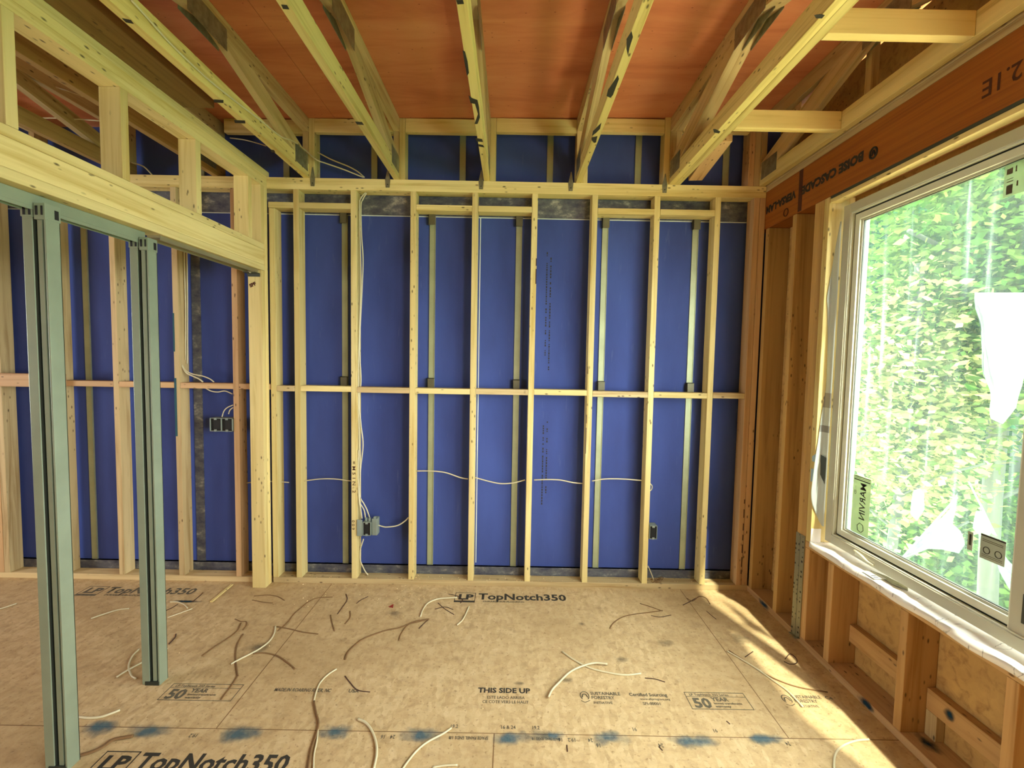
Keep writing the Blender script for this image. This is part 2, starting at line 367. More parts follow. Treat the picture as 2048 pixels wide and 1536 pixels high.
for ox, oy, mt in ((-.35, 2.838, 'ink_dark'), (-1.585, 1.585, 'ink_dark'), (-2.83, 2.838, 'ink')):
    logo_lp(ox, oy, .137, .118, mt)
    ftext('TopNotch350', ox+.157, oy+.038, .106, .0030, 0, mt, .96, 'black printed product lettering on the subfloor')
    ftext('DURABLE SUB-FLOORING', ox+.19, oy+.006, .024, .0006, 0, 'ink', .98)
ftext('THIS SIDE UP', -.132, 2.050, .044, .0016, 0, 'ink_dark', .98)
ftext('ESTE LADO ARRIBA', -.088, 2.012, .025, .0003, 0, 'ink', .82)
ftext('CE COTE VERS LE HAUT', -.108, 1.985, .025, .0003, 0, 'ink', .80)
def sfi(x):
    ang = [math.radians(a) for a in range(-50, 231, 14)]
    pts = [(x+.023+math.cos(a)*.020, 2.040+math.sin(a)*.026, .001) for a in ang]; tube('printed_emblem', pts, .0022, 'ink', floor, 5, .2)
    tube('printed_emblem', [(x+.010,2.030,.001),(x+.016,2.048,.001),(x+.030,2.048,.001),(x+.036,2.030,.001)], .0028, 'ink', floor, 5, .2)
    tube('printed_emblem', [(x+.002,2.010,.001),(x+.02,2.000,.001),(x+.044,2.012,.001)], .0016, 'ink', floor, 5, .2)
    ftext('SUSTAINABLE', x+.053, 2.047, .027, .0007, 0, 'ink', .86); ftext('FORESTRY', x+.053, 2.021, .027, .0007, 0, 'ink', .86); ftext('INITIATIVE', x+.057, 1.991, .021, .0003, 0, 'ink', .9)
sfi(.353); sfi(1.315)
ftext('Certified Sourcing', .59, 2.044, .028, .0008, 0, 'ink', .88); ftext('www.sfiprogram.org', .635, 2.020, .018, .0002, 0, 'ink', .95); ftext('SFI-00001', .64, 1.990, .024, .0004, 0, 'ink', .9)
ftext('Ce', 1.53, 2.044, .028, .0006)
def year_box(x0, x1, mt):
    y0, y1, t = 1.970, 2.075, .003
    boxes('printed_frame', [((x0,y0,0),(x1,y0+t,.0008)),((x0,y1-t,0),(x1,y1,.0008)),((x0,y0,0),(x0+t,y1,.0008)),((x1-t,y0,0),(x1,y1,.0008)),((x0,2.047,0),(x1,2.049,.0008))], mt, floor)
    ftext('LP TopNotch 350 Series', x0+.02, 2.053, .021, .0004, 0, mt, .9); ftext('50', x0+.02, 1.980, .082, .0030, 0, mt, 1.0)
    ftext('YEAR', x0+.115, 2.020, .033, .0012, 0, mt); ftext('limited transferable', x0+.115, 2.001, .017, .0003, 0, mt); ftext('warranty', x0+.115, 1.982, .02, .0004, 0, mt)
year_box(.86, 1.147, 'ink'); year_box(-1.60, -1.262, 'ink')
ftext('MADE IN ROARING RIVER, NC', -1.10, 2.036, .030, .0006, 0, 'ink', .66); ftext('USA', -.748, 2.036, .030, .0008, 0, 'ink', .9)
ftext('SPACE PANEL ENDS 1/8', -.07, 1.800, .022, .0005, math.pi, 'ink', .72); ftext('SPACE PANEL EDGES 1/8', .235, 1.800, .018, .0004, math.pi, 'ink', .62)
for s, x, y, r in (('19.2',-.238,1.842,0),('16 & 24',-.02,1.842,0),('19.2',.115,1.842,0),('16',.245,1.80,math.pi),('19.2',.30,1.80,math.pi),('24',.37,1.80,math.pi),('16',.55,1.842,0),('16',-.50,1.80,math.pi),('24',-.46,1.80,math.pi),('19.2',-1.28,1.79,math.pi),('16',.40,1.775,math.pi),('24',.66,1.78,math.pi),('16',.9,1.842,0),('24',1.2,1.80,math.pi)):
    ftext(s, x, y, .026, .0005, r, 'ink', .8)
for i, (a, w, h) in enumerate(((-1.72,.20,.10),(-1.50,.26,.075),(-1.10,.24,.10),(-.72,.20,.09),(-.36,.22,.085),(.02,.22,.08),(.17,.20,.07),(.43,.24,.08),(.79,.26,.075),(1.10,.20,.07))):
    blot('spray_mark', a, 1.81-.008*(i%3), w*1.5, h*1.75, 'paint', .0011, floor)
blot('spray_mark', -2.05, 2.79, .36, .06, 'paint_dark', .0011, floor)
for a, b, w, h in ((.3,2.14,.14,.07),(.07,2.115,.14,.05),(.45,2.62,.10,.09),(.62,2.3,.16,.10),(-.7,2.7,.2,.12),(-1.35,2.35,.3,.2),(.9,2.45,.2,.12),(1.35,2.5,.2,.2)):
    blot('scuff_mark', a, b, w, h, 'smudge', .0010, floor)

# ------------------------------------------------------------------ back wall framing
G = 'back wall studs'
tag(lumber('bottom_plate', (-1.64,D,.0),(WX,D+WD,T), 'spruce2'), 'long bottom plate on the floor under the back wall studs, dusted with sawdust', 'plate')
tag(lumber('bottom_plate', (-6,D,.0),(-1.76,D+WD,T), 'spruce2'), 'bottom plate of the back wall in the dim room left of the partition', 'plate')
tag(lumber('top_plate', (-6,D,PL),(WX-.002,D+WD,PL+T)), 'lower of the two long top plates on the back wall studs', 'plate')
tag(lumber('top_plate', (-6,D,PL+T),(WX-.002,D+WD,PL+2*T)), 'upper of the two long top plates, directly under the truss ends', 'plate')
studs = [-1.477,-1.093,-.695,-.281,.118,.519,.937,1.342]
slab = ['first full-height back wall stud right of the left partition post',
 'back wall stud carrying the bundle of white cables and the big grey box',
 'back wall stud right of the big grey box, a white cable entering its low side',
 'back wall stud just left of the tall white panel joint line',
 'back wall stud in the middle with a dark bark streak near its top',
 'back wall stud third from the window wall corner, brown knotty left edge low down',
 'back wall stud with the small single grey outlet box on its right side',
 'last full back wall stud before the window wall corner, its wide left face showing']
top_dx = [0,0,.004,0,-.002,0,0,.004]
for i, x in enumerate(studs):
    s = lumber('wall_stud', (x,D,T),(x+T,D+WD,PL), 'spruce', tilt=random.uniform(-.0012,.0012)); tag(s, slab[i], 'stud', G)
tag(lumber('cripple_stud', (-1.640,D,T),(-1.602,D+WD,2.57), 'spruce'), 'short back wall stud beside the partition post, ending under a flat block', 'stud')
tag(lumber('wall_stud', (1.600,D,T),(1.638,D+WD,PL), 'pink'), 'corner stud ending the back wall, with rough dark bark stains low down', 'stud')
tag(lumber('wall_stud', (1.640,D,T),(1.678,D+WD,PL), 'pink'), 'corner stud jammed between the back wall and the window wall framing', 'stud')
# mid height blocks
GB = 'mid-height blocks of the back wall'
xs = [-1.602]+studs+[1.600]
between = ['short mid-height block between the cripple stud and the first full stud','mid-height block just left of the white cable bundle','mid-height block just right of the white cable bundle',
 'mid-height block left of the tall white panel joint line, second bay right of the cables','mid-height block in the bay of the tall white panel joint line','mid-height block in the bay with faint vertical print on the blue panel',
 'split mid-height block with a crack across its middle','mid-height block directly above the small single outlet box','mid-height block in the narrow last bay by the window wall corner']
ends = [xs[0]]+[x for x in studs]+[1.600]
for i in range(9):
    a = (xs[0] if i == 0 else studs[i-1]+T)+.001; b = (studs[i] if i < 8 else 1.600)-.001
    dz = random.uniform(-.004,.004); tag(lumber('blocking_board', (a,D,1.347+dz),(b,D+WD,1.385+dz), 'spruce' if i%2 else 'spruce2'), between[i], 'block', GB)
GT = 'flat blocks under the top plate'
for i, lab in ((0,'tiny flat block under the top plate next to the partition post'),(1,'flat block under the top plate left of the white cable bundle'),(3,'cracked flat block under the top plate, two bays right of the cables'),
               (4,'flat block under the top plate in the bay of the tall white panel joint'),(6,'flat block under the top plate with knots at both ends, above the greenish strip'),(7,'last flat block under the top plate toward the window wall')):
    a = (-1.645 if i == 0 else studs[i-1]+T)+.001; b = studs[i]-.001
    tag(lumber('blocking_board', (a,D,2.572),(b,D+WD,2.610), 'spruce'), lab, 'block', GT)
# studs of the room on the left
lx = [(-3.515,'leftmost back wall stud at the edge of the picture'),(-3.108,'back wall stud mostly hidden behind the nearer steel split post'),(-2.715,'wide pale back wall stud between the two steel split posts'),(-2.297,'back wall stud with teal paint and stapled cables right of the farther steel post'),(-1.898,'pinkish back wall stud with the double switch box on its left')]
for i, (x, lab) in enumerate(lx):
    tag(lumber('wall_stud', (x,D,T),(x+T,D+WD,PL), 'pink' if i == 4 else 'spruce2'), lab, 'stud', 'back wall studs in the left room')
tag(lumber('wall_stud', (-3.556,D,T),(-3.518,D+WD,PL), 'pink'), 'brown stud doubled against the leftmost back wall stud', 'stud')
tag(lumber('wall_stud', (-3.95,D,T),(-3.912,D+WD,PL), 'pink'), 'stud of the left room just beyond the left picture edge', 'stud')
for a, b, lab in ((-3.069,-2.716,'mid-height block behind the nearer steel split post'),(-2.676,-2.298,'mid-height block between the wide pale stud and the teal-painted stud'),(-2.258,-1.899,'mid-height block with cables draped over it in the left room'),(-1.859,-1.646,'mid-height block squeezed beside the partition post')):
    tag(lumber('blocking_board', (a,D,1.352),(b,D+WD,1.390), 'pink'), lab, 'block', 'mid-height blocks of the left room')
tag(lumber('blocking_board', (-3.53,D-T,1.345),(-3.03,D-.001,1.434), 'pink'), 'pale block nailed flat across the leftmost stud faces, seen through the near steel post', 'block')
tag(lumber('blocking_board', (-3.47,D,1.352),(-3.11,D+WD,1.390), 'pink'), 'mid-height block behind the pale nailed-on block at far left', 'block')
# teal paint on the stud
st_p = boxes('paint_mark', [((-2.2985,D-.0012,1.60),(-2.288,D,1.86)),((-2.2985,D-.0012,1.02),(-2.284,D,1.42))], 'teal', None)
tag(st_p, 'teal paint streaks on the front edge of a stud in the left room', 'paint mark')

# steel H studs on the blue panel with their brackets
def h_stud(x, z0, z1, label, brk=(), group='steel strips on the blue panels'):
    r = thing('steel_stud', label, 'steel strip', (x,3.16,z0), group)
    boxes('flange', [((-.019,-.002,0),(.019,.005,z1-z0)),((.019,-.006,0),(.022,.005,z1-z0))], 'steel', r)
    for bz in brk:
        b = boxes('bracket', [((-.024,-.028,bz-z0-.07),(.024,-.024,bz-z0)),((-.024,-.028,bz-z0-.004),(.024,.0,bz-z0)),((-.024,-.028,bz-z0-.07),(-.021,.0,bz-z0))], 'bracket', r)
    return r
hl = [(-1.175,'vertical steel strip on the blue panel left of the cabled stud'),(-.565,'vertical steel strip on the blue panel two bays right of the cables'),(.035,'vertical steel strip on the blue panel in the bay of the white joint line'),
      (.632,'pale green-lit steel strip on the blue panel left of the outlet box stud'),(1.258,'pale green-lit steel strip on the blue panel right of the outlet box stud')]
for x, lab in hl: h_stud(x, .095, 2.563, lab, (2.575, 1.447))
h_stud(-2.985, .095, 2.563, 'vertical brown strip on the blue panel between the near steel post and pale stud', (), 'steel strips on the left room panels')
boxes('wall_strip', [((-2.245,3.158,.095),(-2.185,3.1655,2.563))], 'track', wb)
for x, lab in ((-2.16,'upper steel strip far left above the top plate'),(-1.575,'upper steel strip beside the leftmost full truss end'),(-.97,'upper steel strip between the two left trusses, behind the drooping cables'),(-.363,'upper steel strip left of the middle truss'),(.238,'upper steel strip between the middle truss and the black-marked truss'),(.844,'upper steel strip left of the doubled truss'),(1.448,'upper steel strip right of the doubled truss')):
    h_stud(x, 2.772, 3.16, lab, (), 'short steel strips above the top plate')

# ------------------------------------------------------------------ upper framing between the trusses
TR = [-1.39,-.789,-.187,.425,1.045]
TRL = {-1.39:'leftmost full truss',-.789:'second truss from the left',-.187:'middle truss',.425:'truss with black marks on its lower edge',1.045:'doubled truss near the window'}
allx = [-5.0,-4.4,-3.8,-3.2,-2.6,-1.995]+TR
UG = 'posts beside the truss ends'
pl_ = ['upper post right of the leftmost full truss end, cable passing it','upper post right of the second truss end','upper post right of the middle truss end','upper post right of the black-marked truss end','upper post left of the doubled truss end, with a small metal strap']
for i, x in enumerate(TR):
    a = x+.0195 if i < 4 else x-.058
    tag(lumber('upper_post', (a,D+.0005,PL+2*T),(a+T,D+WD,ztop(x)-.001), 'spruce'), pl_[i], 'post', UG)
tag(lumber('upper_post', (1.552,D+.0005,PL+2*T),(1.59,D+WD,ztop(1.55)-.001), 'pink'), 'upper post at the window wall corner, left one of two', 'post', UG)
tag(lumber('upper_post', (1.591,D+.0005,PL+2*T),(1.629,D+WD,ztop(1.55)-.001), 'spruce2'), 'upper post at the window wall corner, right one of two', 'post', UG)
bl = [(-1.93,-1.41,'roof-edge block left of the leftmost full truss'),(-1.332,-.81,'roof-edge block between the two left trusses, above the drooping cables'),(-.730,-.208,'roof-edge block between the second and middle trusses'),
      (-.128,.404,'roof-edge block between the middle and black-marked trusses'),(.484,.985,'roof-edge block left of the doubled truss'),(1.108,1.550,'roof-edge block right of the doubled truss')]
for a, b, lab in bl:
    tag(lumber('roof_edge_block', (a,D,ztop(a)-.092),(b,D+T,ztop(a)-.003), 'spruce'), lab, 'block', 'roof-edge blocks over the back wall')

# ------------------------------------------------------------------ ceiling trusses
Y0, Y1 = -1.78, D+.085
def truss(x, label, mat='chord', group='ceiling trusses'):
    r = thing('ceiling_truss', label, 'truss', (x, Y1, PL+2*T), group); zt = ztop(x)-.001; zb = PL+2*T; h = T/2
    org = Vector(r.location)
    lumber('bottom_chord', (x-h,Y0,zb),(x+h,Y1,zb+WD), mat, r); lumber('top_chord', (x-h,Y0,zt-WD),(x+h,Y1,zt), 'spruce2', r)
    lumber('end_post', (x-h,Y1-WD,zb+WD),(x+h,Y1,zt-WD), 'spruce2', r)
    z0, z1 = zb+WD, zt-WD
    def web(pts): 
        bm = bmesh.new(); A = [bm.verts.new((x-h-org.x, p[0]-org.y, p[1]-org.z)) for p in pts]; B = [bm.verts.new((x+h-org.x, p[0]-org.y, p[1]-org.z)) for p in pts]
        bm.faces.new(A); bm.faces.new(B[::-1]); n = len(pts)
        for i in range(n): bm.faces.new((A[(i+1)%n],A[i],B[i],B[(i+1)%n]))
        bmesh.ops.recalc_face_normals(bm, faces=bm.faces)
        # rotate so that local x runs along the board
        d = Vector(pts[1])-Vector(pts[0]); c = Vector((0, sum(p[0] for p in pts)/n-org.y, sum(p[1] for p in pts)/n-org.z))
        ang = math.atan2(d.y, d.x); R = Matrix.Rotation(math.pi/2,4,'Z') @ Matrix.Rotation(-ang,4,'Y')
        mt = Matrix.Translation(c) @ R; bmesh.ops.transform(bm, matrix=mt.inverted(), verts=bm.verts)
        o = link('web', bm_me(bm), 'spruce2', r); o.matrix_basis = mt
    per = 1.62; ya = 2.07
    ye = Y1-WD
    # first web: lower edge from the heel to the apex
    s = (z1-z0)/(2.86-ya); ov = .36
    web([(2.86,z0),(ya,z1),(ya+ov,z1),(ye,z0+(2.86+ov-ye)*s),(ye,z0)])
    y = ya
    while y > Y0+1.0:
        web([(y-ov,z1),(y,z1),(y-.79,z0),(y-.79-ov,z0)])
        web([(y-.85-ov,z0),(y-1.22-ov+.0,z0),(y-2.0,z1),(y-2.0+ov,z1)])
        y -= 2.0
    for (py, pz, hw, hh) in ((2.07, z1, .13, .05),(2.95, z0, .085, .055),(.80, z0, .13, .05)):
        for sx in (-1, 1):
            xx = sx*(h+.0008); bm = bmesh.new(); bm_box(bm, (xx-.0008, py-hw-org.y, pz-hh-org.z),(xx+.0008, py+hw-org.y, pz+hh-org.z))
            link('gusset_plate', bm_me(bm), 'galv', r)
    return r
for x in TR: truss(x, {-1.39:'leftmost full ceiling truss, a white cable running along its bottom chord',-.789:'second ceiling truss from the left, dark notch marks on its bottom chord',-.187:'middle ceiling truss with black stains along its left edge',
                       .425:'ceiling truss right of middle with black stripe marks underneath',1.045:'left ply of the doubled ceiling truss nearest the window'}[x])
truss(1.0835, 'right ply of the doubled ceiling truss nearest the window, brightly lit underneath')
truss(1.649, 'ceiling truss lying against the top of the window wall')
for x, lab in ((-1.995,'dim ceiling truss just left of the partition'),(-2.6,'dim ceiling truss in the left room, second left of the partition'),(-3.2,'dim ceiling truss in the left room, third left of the partition'),(-3.8,'farthest left dim ceiling truss in view')): truss(x, lab, 'shaded_chord', 'dim trusses of the left room')
# dark marks on the bottom chords
def chord_marks(truss_obj, quads, mat='ink_dark'):
    for q in quads:
        c = Vector(truss_obj.location); bm = bmesh.new(); vs = [bm.verts.new(on(px_,py_,2,PL+2*T-.0008)-c) for px_,py_ in q]; bm.faces.new(vs)
        link('dark_mark', bm_me(bm), mat, truss_obj)
TO = {round(o.location.x,3): o for o in bpy.data.objects if o.name.startswith('ceiling_truss') and o.parent is None}
chord_marks(TO[-1.39], [[(427,199),(447,200),(447,206),(428,205)],[(468,240),(490,241),(491,247),(470,246)],[(540,299),(548,300),(551,305),(543,305)],[(243,36),(262,40),(268,48),(252,45)]])
chord_marks(TO[-.789], [[(562,9),(574,10),(579,19),(566,18)],[(710,243),(724,244),(728,250),(714,249)]])
chord_marks(TO[-.187], [[(912,0),(926,0),(928,8),(915,9)],[(925,100),(930,103),(935,122),(938,146),(934,152),(929,125)],[(937,190),(944,196),(955,200),(958,214),(960,235),(955,248),(949,248),(956,228),(950,208),(941,206)],[(951,276),(964,278),(966,284),(953,283)],[(956,288),(966,290),(969,295),(958,293)]])
chord_marks(TO[.425], [[(1263,62),(1266,74),(1259,96),(1256,112),(1253,98),(1253,78)],[(1236,150),(1238,158),(1226,190),(1221,196),(1213,192),(1216,180)],[(1203,245),(1200,258),(1192,266),(1184,272),(1186,262)],[(1183,275),(1195,272),(1192,285),(1188,286),(1183,280)]])
chord_marks(TO[1.045], [[(1426,258),(1431,258),(1441,263),(1438,267),(1428,265)],[(1628,30),(1640,28),(1650,30),(1644,37),(1632,37)]])
# lateral blocks between the doubled truss and the wall truss
zb = PL+2*T
tag(lumber('ladder_block', (1.104,2.310,zb),(1.629,2.348,zb+WD), 'spruce'), 'lit cross block between doubled truss and window wall, the one nearer the back wall', 'block')
tag(lumber('ladder_block', (1.104,1.660,zb),(1.629,1.698,zb+WD), 'spruce'), 'lit cross block between doubled truss and window wall, the one nearer the camera', 'block')
tag(lumber('ladder_block', (1.104,.95,zb),(1.629,.99,zb+WD), 'spruce'), 'cross block between doubled truss and window wall, out of view overhead', 'block')
# diagonal flat brace beside the doubled truss
b_ = lumber('diagonal_brace', (-.27,-.0445,-.019),(.27,.0445,.019), 'pink'); b_.matrix_basis = Matrix.Translation((1.172,2.79,2.821)) @ Matrix.Rotation(math.radians(83.5),4,'Z')
tag(b_, 'brown diagonal brace running from the back wall beside the doubled truss', 'brace')
for y, lab in ((2.215,'vertical stick of the gable framing over the window head'),(2.80,'short vertical stick of the gable framing by the back wall corner'),(1.2,'vertical stick of the gable framing toward the camera')):
    tag(lumber('gable_stick', (1.690,y,2.80),(1.728,y+.038,3.21), 'spruce2'), lab, 'stick')

# ------------------------------------------------------------------ metal ties on the plate
def tie(x, label):
    r = thing('metal_tie', label, 'metal tie', (x,D-.001,PL+.02), 'metal ties under the truss ends')
    prism('strap', [(-.013,.0),(.013,.0),(.017,.05),(.004,.125),(-.002,.125),(-.017,.05)], -.0025, 0, 'galv', r, axis=1)
    tube('nail_head', [(0,-.002,.02),(0,-.005,.02)], .004, 'gasket', r)
for x, lab in ((-1.345,'shiny metal tie at the leftmost full truss end'),(-.846,'small metal tie at the second truss end'),(-.225,'dark metal tie with nail at the middle truss end'),(.372,'pointed metal tie at the black-marked truss end'),(.998,'crumpled metal tie at the doubled truss end')): tie(x, lab)

# ------------------------------------------------------------------ left partition with the pocket door header
PX0, PX1 = -1.741, -1.650
tag(lumber('top_plate', (PX0,-1.7,2.695),(PX1,D-.002,2.733)), 'lowest of three stacked plates on top of the left partition', 'plate')
tag(lumber('top_plate', (PX0,-1.7,2.733),(PX1,D-.002,2.771)), 'middle of three stacked plates on top of the left partition', 'plate')
tag(lumber('top_plate', (PX0,-1.7,2.771),(PX1,D+.028,2.809)), 'topmost of three stacked plates on the left partition, end overhanging', 'plate')
tag(lumber('backing_board', (-1.70,-1.7,2.8095),(-1.50,2.30,2.8475), 'shaded_board'), 'dark flat board lying on top of the left partition plates', 'board')
hd = thing('door_header', 'built-up wooden header beam over the pocket door opening', 'header beam', (PX1,3.0,2.145))
lumber('header_board', (PX0,.4,2.145),(PX1,3.010,2.183), 'spruce', hd); lumber('header_board', (PX0,.4,2.1835),(PX1-.001,3.010,2.283), 'spruce', hd); lumber('header_board', (PX0,.4,2.2835),(PX1,3.010,2.321), 'spruce', hd)
tag(lumber('king_stud', (PX0,3.012,T*0),(PX1,D-.001,2.695), 'spruce'), 'full-height stud ending the left partition at the back wall', 'stud')
tag(lumber('jack_stud', (PX0,2.973,0),(PX1,3.011,2.144), 'spruce'), 'stud carrying the header end, small printed stamp near its top', 'stud')
text_obj('printed_stamp', 'SPF', .03, 'ink_brown', Matrix.Translation((-1.725,2.9722,2.03)) @ Matrix.Rotation(math.radians(90),4,'X') @ Matrix.Rotation(math.radians(25),4,'Z'), None, .002)
bpy.data.objects[-1] if False else None
GC = 'short studs above the header'
for y0, lab in ((1.495,'short stud above the header at the left picture edge'),(1.930,'short stud above the header directly over the near steel post'),(2.375,'short stud above the header over the farther steel post'),(2.835,'short stud above the header nearest the back wall'),(2.973,'short stud above the header, nailed against the partition end stud')):
    tag(lumber('cripple_stud', (PX0,y0,2.3215),(PX1,y0+T,2.6945), 'spruce'), lab, 'stud', GC)
for y0 in (1.05,.6,.15): tag(lumber('cripple_stud', (PX0,y0,2.3215),(PX1,y0+T,2.6945), 'spruce'), 'short stud above the header beside the camera, '+{1.05:'front one',.6:'middle one',.15:'rear one'}[y0]+' of three', 'stud')
tag(lumber('jack_stud', (PX0,.36,0),(PX1,.398,2.694), 'spruce'), 'stud at the near end of the header, beside the camera', 'stud')
for y0 in (-.1,-.5,-.9,-1.3): tag(lumber('wall_stud', (PX0,y0,0),(PX1,y0+T,2.694), 'spruce'), 'partition stud behind the camera, '+{-.1:'nearest to it',-.5:'second nearest to it',-.9:'third nearest to it',-1.3:'farthest from it'}[y0], 'stud')
# pocket door track and rail
tk = thing('door_track', 'grey-green steel pocket door track under the header', 'door track', (-1.70,2.10,2.10))
boxes('track_channel', [((-.038,.42-2.1,.0),(.0,.0,.0445))], 'green_steel', tk, .002); boxes('track_lip', [((-.038,.42-2.1,-.012),(-.034,.0,0)),((-.004,.42-2.1,-.012),(.0,.0,0))], 'green_steel', tk)
rl = thing('door_rail', 'thin aluminium rail under the header with a screw at its end', 'rail', (-1.70,2.15,2.13))
boxes('rail_profile', [((-.030,0,.004),(.030,.82,.0145)),((-.032,0,-.008),(-.028,.80,.012)),((.028,0,-.008),(.032,.80,.012))], 'rail', rl)
boxes('end_bracket', [((-.040,.765,-.012),(.040,.822,-.008)),((-.04,.815,-.03),(.04,.822,-.008))], 'gasket', rl); tube('screw_head', [(.012,.76,-.012),(.012,.76,-.018)], .006, 'rail', rl)
def split_post(y, label):
    r = thing('split_post', label, 'steel post', (-1.697,y,0), 'steel split posts of the pocket door')
    H = 2.10
    # left half, slot, right half with a lipped channel
    boxes('left_half', [((-.045,0,.0),(-.010,.048,H))], 'green_steel', r, .002)
    boxes('left_groove', [((-.0105,.004,.0),(-.006,.046,H))], 'green_dark', r)
    boxes('inner_lip', [((.004,.004,.0),(.021,.012,H))], 'green_steel', r, .001)
    boxes('right_groove', [((.012,.012,.0),(.034,.046,H))], 'green_dark', r)
    boxes('right_half', [((.033,-.001,.0),(.040,.050,H)),((.004,.046,0),(.040,.050,H))], 'green_steel', r, .001)
    c = boxes('top_cap', [((-.046,-.004,H-.035),(-.006,.052,H+.012)),((.002,-.004,H-.045),(.041,.052,H+.012))], 'green_steel', r, .001)
    [boxes('cap_slot', [q], 'black', c) for q in (((-.036,-.006,H-.03),(-.028,-.003,H+.002)),((-.016,-.006,H-.03),(-.009,-.003,H+.002)),((.008,-.006,H-.03),(.016,-.003,H+.002)),((.028,-.006,H-.03),(.034,-.003,H+.002)),((.040,.030,H-.036),(.0425,.044,H-.004)))]
    boxes('foot_clip', [((-.030,-.003,0),(.036,.010,.018))], 'green_dark', r)
    return r
split_post(1.615, 'tall grey-green steel split post nearer the camera')
split_post(2.062, 'tall grey-green steel split post farther from the camera')

# ------------------------------------------------------------------ window wall framing
WXB = 1.82
tag(lumber('bottom_plate', (WX,-1.7,0),(WXB-.001,D+WD,T), 'pink'), 'bottom plate running under the window wall, blue paint spots on it', 'plate')
tag(lumber('top_plate', (WX,-1.7,2.734),(WXB-.001,D+WD,2.766), 'spruce2'), 'lower plate on top of the orange window beam', 'plate')
tag(lumber('top_plate', (WX,-1.7,2.7665),(WXB-.001,D+WD,2.799), 'spruce2'), 'upper plate on top of the orange window beam', 'plate')
LV = thing('window_beam', 'orange laminated beam printed upside down, spanning over the window', 'beam', (WX,D,2.487))
lumber('beam_body', (WX,-1.7,2.487),(WXB-.001,D+WD,2.7335), 'lvl', LV)
def wtext(s, y, z, size, bold=0.001, flip=True, mat='ink_brown', xs=1.0, par=None, x=WX-.0012, org=Vector((WX,D,2.487))):
    # on the window wall, read upside down: text runs towards +y
    m = Matrix(((0,0,-1,0),(1,0,0,0),(0,-1,0,0),(0,0,0,1)))   # local x -> +y, local y -> -z, local z -> -x
    return text_obj('printed_lettering', s, size, mat, Matrix.Translation(Vector((x,y,z))-org) @ m, par, bold, None, xs)
wtext('BOISE CASCADE', 2.215, 2.625, .062, .0035, True, 'ink_dark', 1.02, LV); wtext('VERSA-LAM', 2.735, 2.630, .062, .0035, True, 'ink_dark', .98, LV)
wtext('2.1E', 1.54, 2.618, .085, .001, True, 'ink_brown', .9, LV)
ring = [(WX-.002-WX, 2.155+math.cos(a)*.021-D, 2.588+math.sin(a)*.024-2.487) for a in [i*math.pi/8 for i in range(17)]]
tube('printed_emblem', ring, .0045, 'ink_dark', LV, 6); tube('printed_emblem', [(-.002,2.145-D,2.577-2.487),(-.002,2.155-D,2.600-2.487),(-.002,2.165-D,2.577-2.487)], .004, 'ink_dark', LV, 6)
ring = [(WX-.002-WX, 2.82+math.cos(a)*.022-D, 2.527+math.sin(a)*.022-2.487) for a in [i*math.pi/8 for i in range(17)]]; tube('printed_emblem', ring, .003, 'ink_brown', LV, 6)
boxes('ink_stripe', [((-.0012,2.672-D,.004),(0,2.706-D,.245))], 'ink_brown', LV)
boxes('gasket_strip', [((.0005,.46-D,-.012),(.06,2.43-D,-.0005))], 'gasket', LV)
rs = [(3.000,2.449,'window wall stud in the corner with the back wall','sheath'),(2.712,2.486,'window wall stud standing between the corner and the window opening','sheath'),(2.513,2.486,'window wall stud behind the perforated steel strap','sheath'),
      (2.4755,2.486,'window wall stud sandwiched beside the window opening','sheath')]
for y, z, lab, mt in rs:
    tag(lumber('wall_stud', (WX,y,T),(WXB-.001,y+T-.0005,2.486), mt), lab, 'stud', 'window wall studs')
tag(lumber('jack_stud', (WX,2.437,.600),(WXB-.001,2.4745,2.486), 'spruce'), 'bright yellow stud lining the left side of the window opening', 'stud')
tag(lumber('cripple_stud', (WX,2.437,T),(WXB-.001,2.4745,.5625), 'sill'), 'short stud under the window sill beside the perforated strap', 'stud')
for y, lab in ((2.250,'short stud under the sill, second from the perforated strap'),(1.815,'short stud under the sill between the two low blocks'),(1.405,'short stud under the sill at the bottom right picture corner'),(1.0,'short stud under the sill outside the picture'),(.6,'last short stud under the sill outside the picture')):
    tag(lumber('cripple_stud', (WX,y,T),(WXB-.001,y+T,.5625), 'sill'), lab, 'stud', 'short studs under the window sill')
for y in (.36,.16,-1.49): tag(lumber('wall_stud', (WX,y,T),(WXB-.001,y+T,2.486), 'sill'), 'window wall stud '+{.36:'ending the visible window opening',.16:'starting the hidden second window opening',-1.49:'in the rear corner'}[y]+', out of view', 'stud')
tag(lumber('rough_sill', (WX,.40,.563),(WXB-.001,2.4745,.599), 'sill'), 'wooden sill board under the white membrane of the window', 'sill')
tag(lumber('head_board', (WX+.004,.40,2.452),(1.738,2.436,2.474), 'spruce'), 'bright yellow board lining the top of the window opening', 'board')
tag(lumber('low_block', (WXB-T-.001,1.854,.160),(WXB-.001,2.249,.250), 'sill'), 'low horizontal block between studs under the window, the farther one', 'block')
tag(lumber('low_block', (WXB-T-.001,1.444,.150),(WXB-.001,1.814,.240), 'sill'), 'low horizontal block between studs under the window, nearer the camera', 'block')
tag(lumber('low_block', (WXB-T-.001,1.765,.039),(WXB-.001,1.813,.149), 'spruce2'), 'short pale upright scrap standing under the nearer low block', 'block')
pm = thing('paint_spots', 'dark blue paint spots on the window wall bottom plate', 'paint mark', (WX,1.99,.02))
for y, w, h in ((1.99,.20,.075),(2.84,.24,.075)):
    o = blot('paint_spot', 0, 0, w, h, 'paint_dark', 0, pm); o.location = (-.0015, y-1.99, 0); o.rotation_euler = (math.radians(90),0,math.radians(90))
